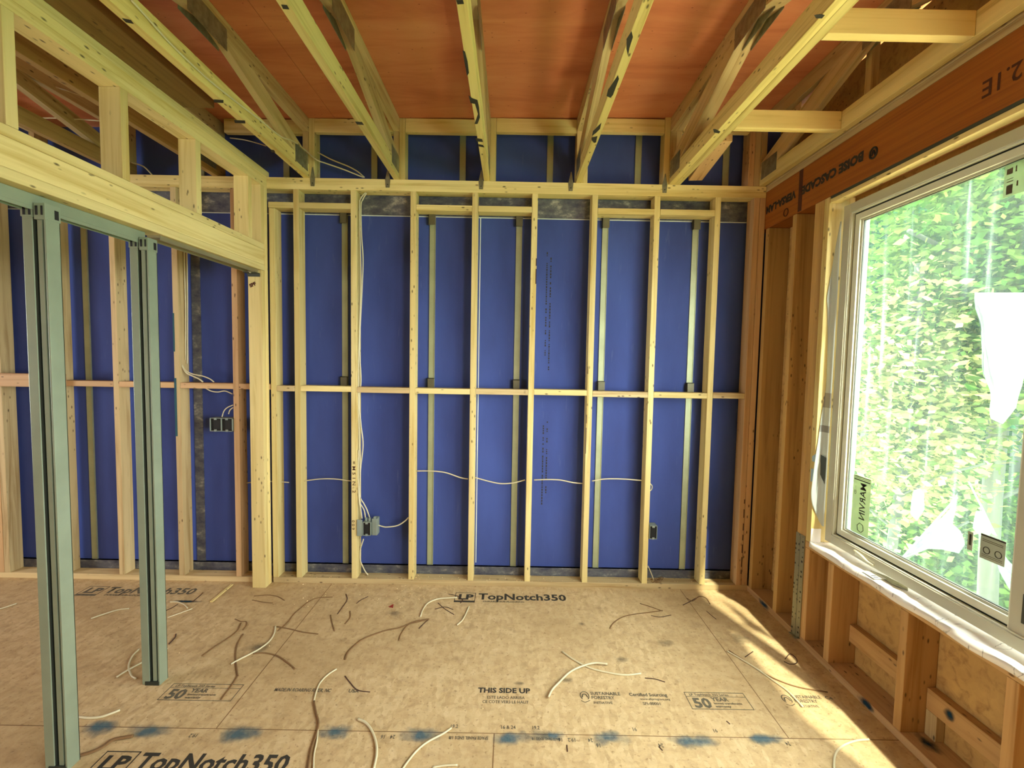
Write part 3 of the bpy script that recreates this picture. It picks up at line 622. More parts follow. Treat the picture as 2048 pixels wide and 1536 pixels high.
o = blot('paint_spot', 0, 0, .09, .09, 'paint_dark', 0, pm); o.location = (WXB-T-.0025-WX, 1.715-1.99, .20-.02); o.rotation_euler = (math.radians(90),0,math.radians(90))
blot('paint_spot', .07,-.24,.12,.22,'paint_dark', T+.0012-.02, pm)
o = blot('paint_spot', 0, 0, .06, .30, 'paint_dark', 0, pm); o.location = (WXB-WX-.003, 2.90-1.99, 1.55); o.rotation_euler = (math.radians(90),0,math.radians(90))
# perforated strap
sp_ = thing('perforated_strap', 'perforated galvanized steel strap nailed vertically below the sill corner', 'steel strap', (WX-.002,2.515,.02))
boxes('strap_plate', [((-.0015,-.038,0),(.0015,.038,.60))], 'strap', sp_); boxes('fold_line', [((-.003,-.002,0),(-.0015,.002,.60))], 'galv', sp_); boxes('curled_foot', [((-.018,-.03,-.004),(-.001,.03,.0))], 'galv', sp_)

# ------------------------------------------------------------------ window
WN = thing('window_1', None, None, (1.76,1.42,.636)); WN['kind'] = 'structure'
WO = Vector(WN.location)
def ring_boxes(x0, x1, y0, y1, z0, z1, t):
    return [((x0,y0,z0),(x1,y0+t,z1)),((x0,y1-t,z0),(x1,y1,z1)),((x0,y0+t,z0),(x1,y1-t,z0+t)),((x0,y0+t,z1-t),(x1,y1-t,z1))]
def wbox(name, lst, mat, bev=0): return boxes(name, [(Vector(a)-WO, Vector(b)-WO) for a,b in lst], mat, WN, bev)
FY0, FY1, FZ0, FZ1 = .455, 2.395, .637, 2.422
wbox('outer_frame', ring_boxes(1.730,1.812,FY0,FY1,FZ0,FZ1,.046), 'vinyl', .002)
wbox('frame_lip', ring_boxes(1.735,1.752,FY0+.046,FY1-.046,FZ0+.046,FZ1-.046,.007), 'vinyl_hi', .001)
wbox('frame_groove', ring_boxes(1.760,1.775,FY0+.046,FY1-.046,FZ0+.046,FZ1-.046,.016), 'gasket')
sy0, sy1 = 1.42, FY1-.060
wbox('sash', ring_boxes(1.748,1.800,sy0,sy1,FZ0+.060,FZ1-.060,.030)+[((1.742,sy0,FZ0+.05),(1.80,sy0+.088,FZ1-.05))], 'vinyl_hi', .002)
wbox('glazing_bead', ring_boxes(1.758,1.776,sy0+.08,sy1-.030,FZ0+.090,FZ1-.090,.010), 'vinyl', .001)
wbox('glazing_gasket', ring_boxes(1.762,1.772,sy0+.088,sy1-.040,FZ0+.1,FZ1-.1,.003), 'gasket')
wbox('stile_cover', [((1.7405,sy0,FZ0+.052),(1.742,sy0+.082,FZ1-.052))], 'vinyl')
wbox('glass_pane', [((1.765,sy0+.08,FZ0+.09),(1.769,sy1-.03,FZ1-.09))], 'glass')
wbox('far_sash', ring_boxes(1.776,1.812,FY0+.05,1.50,FZ0+.052,FZ1-.052,.040), 'vinyl_hi', .002)
wbox('far_glass_pane', [((1.79,FY0+.09,FZ0+.09),(1.794,1.46,FZ1-.09))], 'glass')
wbox('sash_pull', [((1.735,1.452,.735),(1.7405,1.462,.835))], 'gasket')
wbox('frame_tape', [((1.7290,2.06,.648),(1.730,2.18,.668))], 'vinyl_hi')
# ------------------------------------------------------------------ sill membrane, loose membrane flap
bm = bmesh.new(); nx, ny = 9, 150; grid = []
for i in range(ny+1):
    y = .42+(2.434-.42)*i/ny; row = []
    for j in range(nx+1):
        u = j/nx; w = .004*math.sin(y*31+u*5)+.003*math.sin(y*57+u*9)+.0025*math.sin(y*13.0)
        if u < .22: x = WX-.004+.006*math.sin(y*23)*.5; z = .578+u/.22*.026+.003*math.sin(y*19)
        else: x = WX-.004+(u-.22)/.78*(1.815-WX+.004); z = .6045+abs(w)*(1-abs(2*u-1.2)*.5)+.001
        row.append(bm.verts.new((x,y,z)))
    grid.append(row)
for i in range(ny):
    for j in range(nx): f = bm.faces.new((grid[i][j],grid[i][j+1],grid[i+1][j+1],grid[i+1][j])); f.smooth = True
row = [[bm.verts.new((WX+.001+.055*a/3, 2.4365-.003*math.sin(a), .604+.078*b/3)) for a in range(4)] for b in range(4)]
for b in range(3):
    for a in range(3): bm.faces.new((row[b][a],row[b][a+1],row[b+1][a+1],row[b+1][a]))
o = link('sill_membrane', bm_me(bm), 'membrane'); tag(o, 'wrinkled white printed membrane covering the window sill', 'membrane')
sm = o.modifiers.new('s', 'SOLIDIFY'); sm.thickness = .0012; sm.offset = 1
# flap: outline measured on the plane x = 1.72, bulging into the room
L_ = [(2.395,2.345),(2.425,2.20),(2.452,2.05),(2.466,1.945),(2.458,1.90),(2.440,1.70),(2.432,1.50),(2.440,1.42),(2.455,1.33),(2.470,1.20),(2.485,1.08),(2.500,.93),(2.504,.86),(2.488,.80),(2.440,.74),(2.410,.715)]
def fmap(y, z, u=0.0, lift=0.0):
    # the flap bulges out of the gap; where it leans past the jack stud it comes forward into the room
    f = min(1.0, 2.4325/y); x0 = 1.716-.004*math.sin(math.pi*u)
    return Vector(((x0-lift)*f, y*f, CAM_Z+(z-CAM_Z)*f))
bm = bmesh.new(); rows = []
for k, (y, z) in enumerate(smooth_pts([(a,b,0) for a,b in L_], 4) and [(p.x,p.y) for p in smooth_pts([(a,b,0) for a,b in L_], 4)]):
    rr = []
    for j in range(7):
        u = j/6; rr.append(bm.verts.new(fmap(y+(2.388-y)*u, z+.003*math.sin(z*20+u*3), u)))
    rows.append(rr)
for A, B in zip(rows, rows[1:]):
    for j in range(6): f = bm.faces.new((A[j],A[j+1],B[j+1],B[j])); f.smooth = True
me = bm_me(bm)
t = NT('grey_white_membrane_print', .5); tcn = t.n('ShaderNodeTexCoord'); sx = t.n('ShaderNodeSeparateXYZ'); t.l(tcn.outputs['Object'], sx.inputs[0])
def band(lo, hi):
    a = t.n('ShaderNodeMath', operation='GREATER_THAN'); a.inputs[1].default_value = lo; t.l(sx.outputs['Z'], a.inputs[0])
    b = t.n('ShaderNodeMath', operation='LESS_THAN'); b.inputs[1].default_value = hi; t.l(sx.outputs['Z'], b.inputs[0])
    m = t.n('ShaderNodeMath', operation='MULTIPLY'); t.l(a.outputs[0], m.inputs[0]); t.l(b.outputs[0], m.inputs[1]); return m.outputs[0]
t.base(t.mix(band(1.225,1.262), t.mix(band(1.36,1.44), srgb('#b2bab2'), srgb('#8a877c')), srgb('#7f7f78'))); M['flap'] = t.m
fo = link('membrane_flap', me, 'flap'); sm = fo.modifiers.new('s', 'SOLIDIFY'); sm.thickness = .0012
tag(fo, 'loose white membrane flap with black print hanging beside the window frame', 'membrane')
def inside(p, poly):
    c = False
    for (x1, y1), (x2, y2) in zip(poly, poly[1:]+poly[:1]):
        if (y1 > p[1]) != (y2 > p[1]) and p[0] < (x2-x1)*(p[1]-y1)/(y2-y1)+x1: c = not c
    return c
def patch(name, pts, mat, lift, par, hole=None, d=.003):
    bm = bmesh.new(); y = 2.386
    while y < 2.52:
        z = .90
        while z < 1.12:
            if inside((y+d/2, z+d/2), pts) and not (hole and inside((y+d/2, z+d/2), hole)):
                bm.faces.new([bm.verts.new(fmap(a, b, .5, lift)) for a, b in ((y,z),(y+d,z),(y+d,z+d),(y,z+d))])
            z += d
        y += d
    bmesh.ops.remove_doubles(bm, verts=bm.verts, dist=.0002)
    return link(name, bm_me(bm), mat, par)
patch('printed_letter', [(2.500,1.075),(2.470,1.096),(2.440,1.100),(2.390,1.090),(2.390,.945),(2.425,.985),(2.440,.998),(2.442,.940),(2.504,.930),(2.504,1.0)], 'ink_grey', .004, fo, [(2.504,1.046),(2.462,1.048),(2.447,1.030),(2.450,1.010),(2.504,1.004)])
# torn strips on the sill
tag(prism('membrane_scrap', [(1.735,2.085),(1.765,2.03),(1.775,1.93),(1.75,1.90),(1.73,1.96)], .612, .615, 'galv', None, axis=2, bev=0, org=(0,0,0)), 'torn grey scrap tucked under the window frame on the sill', 'scrap')
sc_ = thing('paper_tag', 'curled white paper tag with two printed lines on the sill', 'paper tag', (1.695,2.03,.615)); 
boxes('tag_sheet', [((-.012,-.03,0),(.045,.045,.0015))], 'white_line', sc_); boxes('printed_lines', [((-.006,-.02,.0015),(.018,-.015,.002)),((-.006,-.006,.0015),(.018,-.001,.002))], 'ink_dark', sc_)
ms = tube('tape_strip', [(1.728,2.18,.672),(1.722,2.13,.668),(1.724,2.09,.655),(1.728,2.06,.652)], .008, 'cable', None, 8, .4); tag(ms, 'peeled pale tape strip curling off the bottom of the window frame', 'tape')

# ------------------------------------------------------------------ stickers on the glass
GX = 1.7642
sk = thing('window_sticker', 'clear mirrored brand sticker at the lower left corner of the glass', 'sticker', (GX,2.16,.745), None)
boxes('sticker_sheet', [((0,-.01,0),(.0006,.105,.290))], 'sticker', sk)
mm = Matrix(((0,0,-1,0),(0,-1,0,0),(1,0,0,0),(0,0,0,1)))
# seen from inside the writing is mirrored and runs up the glass
mir = Matrix(((0,0,-1,0),(0,1,0,0),(1,0,0,0),(0,0,0,1)))
def stext(s, y, z, size, xs, b): 
    m = Matrix.Translation((-.0006,y,z)) @ Matrix(((0,0,1,0),(0,1,0,0),(-1,0,0,0),(0,0,0,1)))
    text_obj('printed_lettering', s, size, 'ink_dark', m, sk, b, None, xs)
stext('MARVIN', .018, .262, .052, .98, .0006); stext('ID', .078, .215, .022, 1, .0002)
boxes('printed_bar', [((-.0008,-.005,.268),(0,.095,.273)),((-.0008,-.005,.278),(0,.095,.280)),((-.0008,-.005,.285),(0,.095,.2885))], 'ink_dark', sk)
hexp = [(-.0008,.040+math.cos(a)*.021,.034+math.sin(a)*.024) for a in [i*math.pi/3+.3 for i in range(7)]]
bm = bmesh.new()
for a, b in zip(hexp, hexp[1:]): bm_tube(bm, [a,b], .0014, 5)
link('printed_emblem', bm_me(bm), 'ink_dark', sk)
s2 = thing('window_sticker', 'grey energy label stuck on the lower right of the glass', 'sticker', (GX,1.55,.885))
boxes('label_sheet', [((0,.0,.0),(.0006,.085,.092))], 'grey_sheet', s2); boxes('label_header', [((-.0006,0,.085),(0,.085,.090))], 'ink_dark', s2)
for yy, zz in ((.062,.045),(.022,.045)):
    tube('label_emblem', [(-.0006,yy+math.cos(a)*.011,zz+math.sin(a)*.012-.01) for a in [i*math.pi/6 for i in range(13)]], .0013, 'ink_dark', s2, 5)
boxes('label_lines', [((-.0006,.008,.072-.006*i),(0,.078,.074-.006*i)) for i in range(2)]+[((-.0006,.008,.016-.006*i),(0,.078,.0175-.006*i)) for i in range(2)], 'ink', s2)
s3 = thing('window_sticker', 'narrow dark tag left of the energy label on the glass', 'sticker', (GX,1.662,.895)); boxes('tag_sheet', [((0,0,0),(.0006,.02,.072))], 'grey_sheet', s3); boxes('tag_bar', [((-.0006,.006,.02),(0,.014,.062))], 'ink_dark', s3)
s4 = thing('window_sticker', 'pale printed sheet at the upper right of the glass', 'sticker', (GX,1.52,2.205)); boxes('sticker_sheet', [((0,0,0),(.0006,.132,.112))], 'sticker', s4)
boxes('printed_block', [((-.0006,.102,.008),(0,.122,.040)),((-.0006,.085,.028),(0,.090,.046)),((-.0006,.092,.08),(0,.096,.10)),((-.0006,.105,.078),(0,.124,.098)),((-.0006,.102,.050),(0,.122,.053)),((-.0006,.102,.060),(0,.122,.062))], 'ink', s4)

# torn protective film on the outer face of the glass
def film(name, pts, x, mat, label, cat='plastic film', amp=.006, parts=()):
    r = thing(name, label, cat, (x, pts[0][0], pts[0][1])); c = Vector(r.location)
    bm = bmesh.new(); vs = [bm.verts.new((0, p[0]-c.y, p[1]-c.z)) for p in pts]; bm.faces.new(vs)
    bmesh.ops.triangulate(bm, faces=bm.faces); bmesh.ops.subdivide_edges(bm, edges=bm.edges, cuts=5, use_grid_fill=True)
    for v in bm.verts: v.co.x += amp*(math.sin(v.co.y*55+v.co.z*17)+.6*math.sin(v.co.z*40+v.co.y*21))
    for f in bm.faces: f.smooth = True
    o = link('film_sheet', bm_me(bm), mat, r); s = o.modifiers.new('s','SOLIDIFY'); s.thickness = .0006
    for a, b, w in parts: tube('film_fold', [(.0,a[0]-c.y,a[1]-c.z),(.0,b[0]-c.y,b[1]-c.z)], w, 'film', r, 6, .3)
    return r
film('plastic_film', [(1.789,1.889),(1.591,1.86),(1.50,1.85),(1.50,1.74),(1.58,1.70),(1.615,1.45),(1.655,1.385),(1.688,1.40),(1.713,1.507),(1.745,1.64),(1.765,1.78)], 1.83, 'film', 'bright white torn plastic sheet hanging outside the upper right glass', parts=(((1.775,1.87),(1.668,1.40),.006),))
film('plastic_film', [(2.03,.70),(1.93,.86),(1.83,1.00),(1.795,1.08),(1.80,.95),(1.775,.93),(1.762,.88),(1.78,.835),(1.84,.825),(1.93,.79)], 1.83, 'film_thin', 'bluish torn plastic sheet bunched at the bottom of the glass', parts=(((2.03,.70),(1.80,1.06),.007),((2.03,.70),(1.79,.90),.006)))
film('plastic_strand', [(1.760,1.140),(1.752,1.135),(1.640,.965),(1.655,.965)], 1.83, 'film', 'thin twisted plastic strand slanting down the glass toward the energy label', amp=.001, parts=(((1.757,1.138),(1.645,.965),.004),))
film('plastic_film', [(1.725,1.03),(1.695,1.04),(1.665,.97),(1.69,.93),(1.73,.96)], 1.835, 'film_thin', 'small pale film patch right of the bunched plastic', amp=.003)
film('plastic_film', [(2.00,1.03),(1.965,1.05),(1.945,1.03),(1.945,.96),(1.975,.90),(2.005,.92)], 1.835, 'film_thin', 'small pale film patch left of the bunched plastic', amp=.003)
film('plastic_film', [(1.64,.88),(1.60,.79),(1.56,.735),(1.54,.80),(1.56,.86),(1.61,.90)], 1.835, 'film_thin', 'pale film patch trailing below the energy label', amp=.004)

# ------------------------------------------------------------------ outdoors
gnd = tag(boxes('ground', [((5.2,-14,-2.62),(45,45,-2.52))], 'undergrowth'), kind='structure')
M['bounce_ground'] = flat('pale_bounce_ground', '#cfc09a', .9)
boxes('bounce_ground_strip', [((1.9,-14,-2.62),(5.2,45,-2.52))], 'bounce_ground', gnd)  # unseen pale ground, added to bounce daylight up to the ceiling
def leaves(n, cx, cy, cz, rx, ry, rz, size, seed, shape=2.0):
    rg = np.random.default_rng(seed); p = rg.normal(size=(n,3)); p /= np.linalg.norm(p,axis=1,keepdims=True); r = rg.random(n)**(1/shape); p = p*r[:,None]*np.array([rx,ry,rz])
    # clump the leaves around branch ends
    k = rg.normal(size=(40,3)); k /= np.linalg.norm(k,axis=1,keepdims=True); k = k*(rg.random(40)**.5)[:,None]*np.array([rx,ry,rz])
    j = rg.integers(0,40,n); w = rg.random(n)[:,None]*.75; p = p*(1-w)+k[j]*w
    p += np.array([cx,cy,cz]); a = rg.normal(size=(n,3)); a /= np.linalg.norm(a,axis=1,keepdims=True); a[:,2] *= .5
    b = np.cross(a, rg.normal(size=(n,3))); b /= np.linalg.norm(b,axis=1,keepdims=True); s = (size*(.5+rg.random(n)))[:,None]
    V = np.stack([p-a*s, p-b*s*.45-a*s*.1, p+a*s, p+b*s*.45-a*s*.1],axis=1).reshape(-1,3)
    me = bpy.data.meshes.new('l'); me.vertices.add(4*n); me.vertices.foreach_set('co', V.ravel()); me.loops.add(4*n); me.loops.foreach_set('vertex_index', np.arange(4*n)); me.polygons.add(n)
    me.polygons.foreach_set('loop_start', np.arange(n)*4); me.polygons.foreach_set('loop_total', np.full(n,4)); me.update(calc_edges=True); return me
def tree(x, y, h, rx, rz, n, size, leaf, label, seed, tr=.09, lean=0):
    r = thing('leafy_tree', label, 'tree', (x,y,-2.5), 'trees outside the window')
    tube('trunk', [(0,0,0),(lean*.3,.05,h*.35),(lean*.7,-.05,h*.7),(lean,0,h)], tr, 'trunk', r, 10)
    for i in range(7):
        a = i*2.4; z = h*(.35+.08*i); tube('branch', [(lean*z/h,0,z),(lean*z/h+math.cos(a)*rx*.45,math.sin(a)*rx*.45,z+.35),(lean*z/h+math.cos(a)*rx*.8,math.sin(a)*rx*.8,z+.55)], tr*.25, 'trunk', r, 6)
    link('foliage', leaves(n, lean, 0, h*.72, rx, rx, rz, size, seed), leaf, r)
tree(4.3, 4.9, 5.2, 1.0, 2.0, 9000, .052, 'leafC', 'sunlit pale maple just outside, left half of the window', 1, .05, .1)
tree(5.6, 5.0, 7.4, 1.7, 2.6, 20000, .056, 'leafA', 'yellow-green tree filling the upper right of the window', 2, .09, -.2)
tree(7.5, 9.2, 8.5, 2.2, 3.4, 15000, .085, 'leafB', 'dark green tree with a visible trunk at the left of the window', 3, .16)
tree(8.4, 7.2, 8.0, 2.2, 3.6, 15000, .085, 'leafB', 'blue-green tree in the middle distance behind the maples', 4, .14)
tree(9.0, 11.5, 9.5, 2.6, 4.2, 7000, .14, 'leafB', 'tall hazy tree farthest left behind the others', 5, .2)
tree(6.5, 3.9, 8.0, 2.2, 3.0, 14000, .075, 'leafA', 'broad tree at the right border of the window view', 6, .12)
tree(11, 9.0, 11, 3.2, 5.0, 7000, .16, 'leafB', 'tall dim tree closing the view behind the plastic sheet', 7, .2)
o = link('undergrowth', leaves(30000, 8.0, 7.6, -1.3, 3.2, 4.6, 1.7, .07, 11, 3), 'leafA'); tag(o, 'bright green undergrowth outside below the window', 'undergrowth', None, 'stuff')
o = link('distant_foliage', leaves(34000, 18.5, 20, 2.5, 3.5, 18, 9.0, .46, 12, 3), 'leafB'); tag(o, 'distant woodland foliage beyond the trees', 'foliage', None, 'stuff')

# ------------------------------------------------------------------ electrical boxes
def outlet_box(name, x0, x1, z0, z1, y, depth, label, gang=1, shape=0):
    r = thing(name, label, 'electrical box', (x0, y, z0)); w, h = x1-x0, z1-z0; t = .004
    boxes('box_shell', [((0,0,0),(t,depth,h)),((w-t,0,0),(w,depth,h)),((0,0,0),(w,depth,t)),((0,0,h-t),(w,depth,h)),((0,depth-t,0),(w,depth,h))], 'boxgrey', r, .001)
    boxes('shade_block', [((t,.009,t),(w-t,depth-t-.001,h-t))], 'black', r)  # solid black block paints in the shade of the box opening
    for i in range(gang):
        cx = w*(i+.5)/gang; boxes('device_ear', [((cx-.008,-.002,h-.013),(cx+.008,.003,h+.001)),((cx-.008,-.002,-.001),(cx+.008,.003,.013))], 'boxgrey', r)
    if gang > 1: boxes('divider', [((w/2-.002,0,t),(w/2+.002,depth,h-t))], 'boxgrey', r)
    return r
b1 = outlet_box('electrical_box', -1.012, -.955, .350, .445, D-.012, .07, 'grey plastic box with black opening on the cabled stud', 1)
boxes('side_housing', [((.058,.015,-.004),(.098,.075,.115))], 'boxgrey', b1, .006); boxes('nail_bracket', [((-.040,.002,-.004),(-.002,.010,.11))], 'boxgrey', b1, .003)
boxes('cable_knockout', [((.010,.02,.095),(.025,.035,.118)),((.035,.02,.095),(.050,.035,.118)),((.070,.02,.113),(.085,.035,.128))], 'boxgrey', b1, .002)
for px_ in (.016,): tube('wire_end', [(px_+.008,.03,.09),(px_+.012,.02,.05),(px_+.008,.015,.03)], .0018, 'cable', b1, 6)
outlet_box('electrical_box', .978, 1.032, .360, .455, D-.010, .065, 'small single grey outlet box on the right side of its stud', 1)
b3 = outlet_box('electrical_box', -2.058, -1.902, 1.060, 1.152, D-.008, .07, 'wide double switch box beside the pinkish stud in the left room', 2)
tube('wire_end', [(.08,.03,.085),(.09,.02,.06),(.10,.02,.05)], .0018, 'red', b3, 6)

# ------------------------------------------------------------------ cables in the wall
def cable_w(pxs, y, label, r=.0042, mat='cable', group=None, ys=None):
    pts = [on(px, py, 1, (ys[i] if ys else y)) for i, (px, py) in enumerate(pxs)]
    o = tube('electrical_cable', pts, r, mat); tag(o, label, 'cable', group); return o
YC = D+.045
cable_w([(733,386),(726,398),(722,412),(723,470),(726,520),(724,580),(721,640),(719,700),(722,760),(718,800),(722,850),(726,890),(721,940),(720,990),(728,1008),(734,1020),(740,1038)], YC, 'white cable running down beside the cabled stud into the grey box, right one', .0045)
cable_w([(731,385),(722,396),(719,410),(720,480),(722,560),(719,650),(717,720),(717,800),(718,870),(720,930),(719,985),(720,1005),(728,1020),(731,1037)], YC-.02, 'white cable running down beside the cabled stud into the grey box, middle one', .0042)
cable_w([(717,900),(716,950),(718,1000),(721,1015),(724,1037)], YC-.03, 'short white cable hugging the cabled stud just above the grey box', .0042)
cable_w([(750,1048),(765,1053),(775,1054),(795,1051),(810,1042),(817,1035)], YC-.01, 'white cable looping from the grey box to the next stud', .0042)
cable_w([(727,1078),(724,1088),(721,1098),(720,1115),(722,1125),(730,1142),(736,1150)], YC, 'white cable dropping from below the grey box to the plate', .0042)
cable_w([(493,966),(520,963),(553,963),(578,965)], YC, 'thin white cable low between the partition post and the first stud', .0036)
cable_w([(607,962),(640,958),(670,958),(702,962)], YC, 'thin white cable in the bay left of the cabled stud', .0036)
cable_w([(833,942),(860,942),(890,945),(920,955),(936,958)], YC, 'white cable crossing the second bay right of the grey box', .0042)
cable_w([(950,955),(975,962),(1000,967),(1025,966),(1050,960)], YC, 'white cable crossing the bay of the white joint line', .0042)
cable_w([(1068,960),(1095,959),(1120,960),(1145,965),(1165,967)], YC, 'white cable crossing the bay with faint vertical print', .0042)
cable_w([(1184,962),(1210,958),(1245,958),(1284,961)], YC, 'white cable crossing the bay left of the small outlet box stud', .0042)
cable_w([(1300,967),(1304,972),(1303,979),(1299,982)], YC, 'tiny white cable loop poking out right of the outlet box stud', .0036)
cable_w([(1296,1132),(1303,1148),(1308,1162)], YC, 'short white cable slanting to the plate below the small outlet box', .0036)
# stapled cables of the left room
cable_w([(372,466),(374,520),(375,600),(375,700),(374,728)], D+.06, 'pair of cables stapled along the teal-painted stud, right strand', .0042)
cable_w([(368,470),(369,540),(371,620),(371,720)], D+.05, 'pair of cables stapled along the teal-painted stud, left strand', .0042)
cable_w([(364,730),(370,740),(385,748),(405,752),(420,758),(428,764)], D+.02, 'white cable sagging over the left room block, upper one', .004)
cable_w([(364,732),(372,745),(385,752),(398,758),(406,764)], D+.02, 'white cable sagging over the left room block, lower one', .005)
cable_w([(411,776),(422,782),(436,784),(450,782),(465,788)], D+.03, 'white cable passing below the left room block to the pinkish stud', .004)
cable_w([(466,810),(455,815),(448,822),(444,834)], D+.01, 'white cable bending into the double switch box, left one', .0034)
cable_w([(466,815),(460,820),(457,828)], D+.01, 'white cable bending into the double switch box, right one', .0034)
# ceiling cables
zc = PL+2*T
pts = [on(245,-15,2,zc+.03)+Vector((.01,0,0))]
pts = [on(px_,py_,0,-1.366) for px_,py_ in ((262,0),(300,42),(330,76),(372,118),(420,162),(470,202),(520,240),(560,272),(585,282))]
tag(tube('electrical_cable', pts+[on(610,300,1,D-.03), on(632,319,1,D-.03), on(650,326,1,D-.01), on(690,340,1,D+.02), on(727,355,1,D+.04)], .0042, 'cable'), 'white cable running along the leftmost full truss and drooping to the plate', 'cable')
cable_w([(625,300),(638,306),(665,320),(695,332),(715,343),(729,355)], D+.05, 'upper drooping white cable beside the truss post', .0042)
cable_w([(460,276),(490,280),(520,288),(532,292)], D+.05, 'dim cable crossing the dark gap left of the leftmost full truss', .0036)
cable_w([(262,325),(285,332),(300,345),(312,360)], D+.03, 'dim cable hanging in the upper left room', .0042)
tag(tube('electrical_cable', [on(40,155,1,2.6),on(80,165,1,2.6),(on(130,180,1,2.6)),on(200,205,1,2.6)], .004, 'cable'), 'dim cable stretched across the upper left room trusses', 'cable')
tag(tube('electrical_cable', [on(45,238,1,2.7),on(100,236,1,2.7),on(150,238,1,2.7),on(205,242,1,2.7)], .004, 'cable'), 'pale cable lying level across the upper left room', 'cable')

# marks on studs
text_obj('handwritten_mark', '= M 5 1 N . 2', .030, 'ink_brown', Matrix.Translation((-1.084,D-.0012,.87)) @ Matrix.Rotation(math.radians(90),4,'X') @ Matrix.Rotation(math.radians(-90),4,'Z'), None, .0003, None, 1.35)
text_obj('handwritten_mark', '0 0 9', .026, 'ink_brown', Matrix.Translation((-1.088,D-.0012,.455)) @ Matrix.Rotation(math.radians(90),4,'X') @ Matrix.Rotation(math.radians(-90),4,'Z'), None, .0003, None, 1.3)
for o in [o for o in bpy.data.objects if o.name.startswith('handwritten_mark')]: o.name = 'stud_marking'; tag(o, 'dark vertical lettering on the cabled stud, upper longer mark' if o.location.z+max(v.co.z for v in o.data.vertices) > .6 else 'dark vertical lettering on the cabled stud level with the grey box', 'lettering')
for o in [o for o in bpy.data.objects if o.name.startswith('printed_stamp')]: tag(o, 'small tilted dark grade stamp below the header end', 'stamp')
bk = boxes('bark_streak', [((1.6285,D-.0010,z),(1.6345,D,z+l)) for z, l in ((.62,.03),(.52,.06),(.43,.05),(.36,.04),(.27,.06),(.17,.07),(.12,.03))], 'dark_strip', None); tag(bk, 'rough dark bark streak low on the corner stud', 'bark')
bk = boxes('bark_streak', [((.150,D-.0010,z),(.1565,D,z+l)) for z, l in ((2.10,.10),(2.22,.05))], 'dark_strip', None); tag(bk, 'dark bark streak near the top of the middle stud', 'bark')
bk = boxes('bark_streak', [((.5185,D-.0010,z),(.523,D,z+l)) for z, l in ((.95,.18),(1.16,.06),(1.50,.05))], 'dark_strip', None); tag(bk, 'brown bark edge on the stud third from the window wall', 'bark')
# faint vertical print on the blue panel
bm = bmesh.new(); rg = random.Random(4)
for cx, za, zb_ in ((.235,1.62,2.36),(.262,1.5,2.3),(.235,.55,1.12),(.262,.62,1.15)):
    z = za
    while z < zb_:
        l = rg.uniform(.006,.016)
        if rg.random() < .8: bm_box(bm, (cx-.004,3.1640,z),(cx+.004,3.1652,z+l))
        z += l+.006
link('panel_print', bm_me(bm), 'ink_dark', wb)

# ------------------------------------------------------------------ floor scraps
def scrap(pxs, r, mat, label, cat='cable scrap', flat=1.0, group='cable offcuts on the floor', name='cable_offcut', lift=None):
    r = r*.84; z = r*flat if lift is None else lift*.84
    pts = [fl(x, y, z) for x, y in pxs]; o = tube(name, pts, r, mat, None, 8, flat); tag(o, label, cat, group); return o
S = scrap
S([(1124,1303),(1150,1321),(1180,1336),(1215,1345),(1250,1350),(1282,1347)], .0048, 'cable', 'straighter of the two crossed white cable offcuts near the floor centre')
S([(1215,1328),(1190,1326),(1165,1332),(1140,1344),(1118,1365),(1104,1380),(1097,1394)], .0056, 'cable', 'curved upper one of the two crossed white cable offcuts', lift=.013)
S([(841,1233),(846,1219),(856,1206),(875,1198),(895,1196),(914,1195)], .0052, 'cable', 'curved white cable offcut touching the printed emblem near the back wall')
S([(938,1213),(933,1225),(925,1240),(914,1250)], .0050, 'cable', 'short straight white cable offcut below the printed emblem')
S([(551,1252),(548,1268),(538,1283),(520,1297),(500,1308),(480,1318),(462,1328)], .0050, 'cable', 'bright white curved cable offcut left of the floor centre')
S([(716,1438),(732,1446),(744,1462),(752,1485),(753,1510),(747,1540)], .0062, 'cable', 'thick white curved cable offcut at the bottom edge, centre left')
S([(903,1456),(885,1468),(855,1484),(835,1500),(818,1520),(800,1545)], .0046, 'cable', 'thin white cable offcut slanting out of the bottom edge')
S([(865,1535),(890,1531),(915,1530)], .0040, 'cable', 'small white cable end at the bottom edge')
S([(673,1338),(655,1350),(640,1366),(632,1385),(628,1402)], .0044, 'cable', 'long wavy pale cable offcut, its upper curved piece')
S([(628,1402),(632,1425),(637,1445),(632,1470),(622,1500),(615,1545)], .0050, 'brown_strip', 'long wavy brown sheath trailing to the bottom edge')
S([(636,1450),(634,1480),(628,1510),(627,1540)], .0040, 'cable', 'pale strand beside the long wavy brown sheath')
S([(1454,1302),(1475,1314),(1505,1332),(1520,1342),(1545,1360),(1575,1382),(1606,1414)], .0048, 'cable', 'straight pale cable offcut at the right of the floor')
S([(1458,1301),(1490,1322),(1525,1345),(1560,1362),(1600,1375),(1655,1384)], .0036, 'brown_strip', 'thin brown strip crossing beside the straight pale offcut')
S([(1668,1540),(1669,1515),(1678,1498),(1695,1487),(1715,1481),(1738,1479)], .0054, 'cable', 'hooked white cable offcut at the lower right corner of the floor')
S([(1568,1323),(1580,1328),(1593,1326),(1592,1316),(1580,1308),(1570,1318)], .0026, 'dark_strip', 'small looped dark wire beside the window wall')
S([(1490,1314),(1506,1303)], .0026, 'dark_strip', 'tiny dark twig right of the floor centre')
S([(233,1354),(252,1342),(280,1327),(305,1314),(335,1297)], .0050, 'cable', 'straight white cable offcut passing behind the farther steel post')
S([(278,1298),(264,1313),(257,1332),(262,1350),(271,1357)], .0048, 'cable', 'bent pale cable offcut left of the farther steel post')
S([(338,1288),(350,1275),(352,1268)], .0036, 'dark_strip', 'dark strip leaning right of the farther steel post')
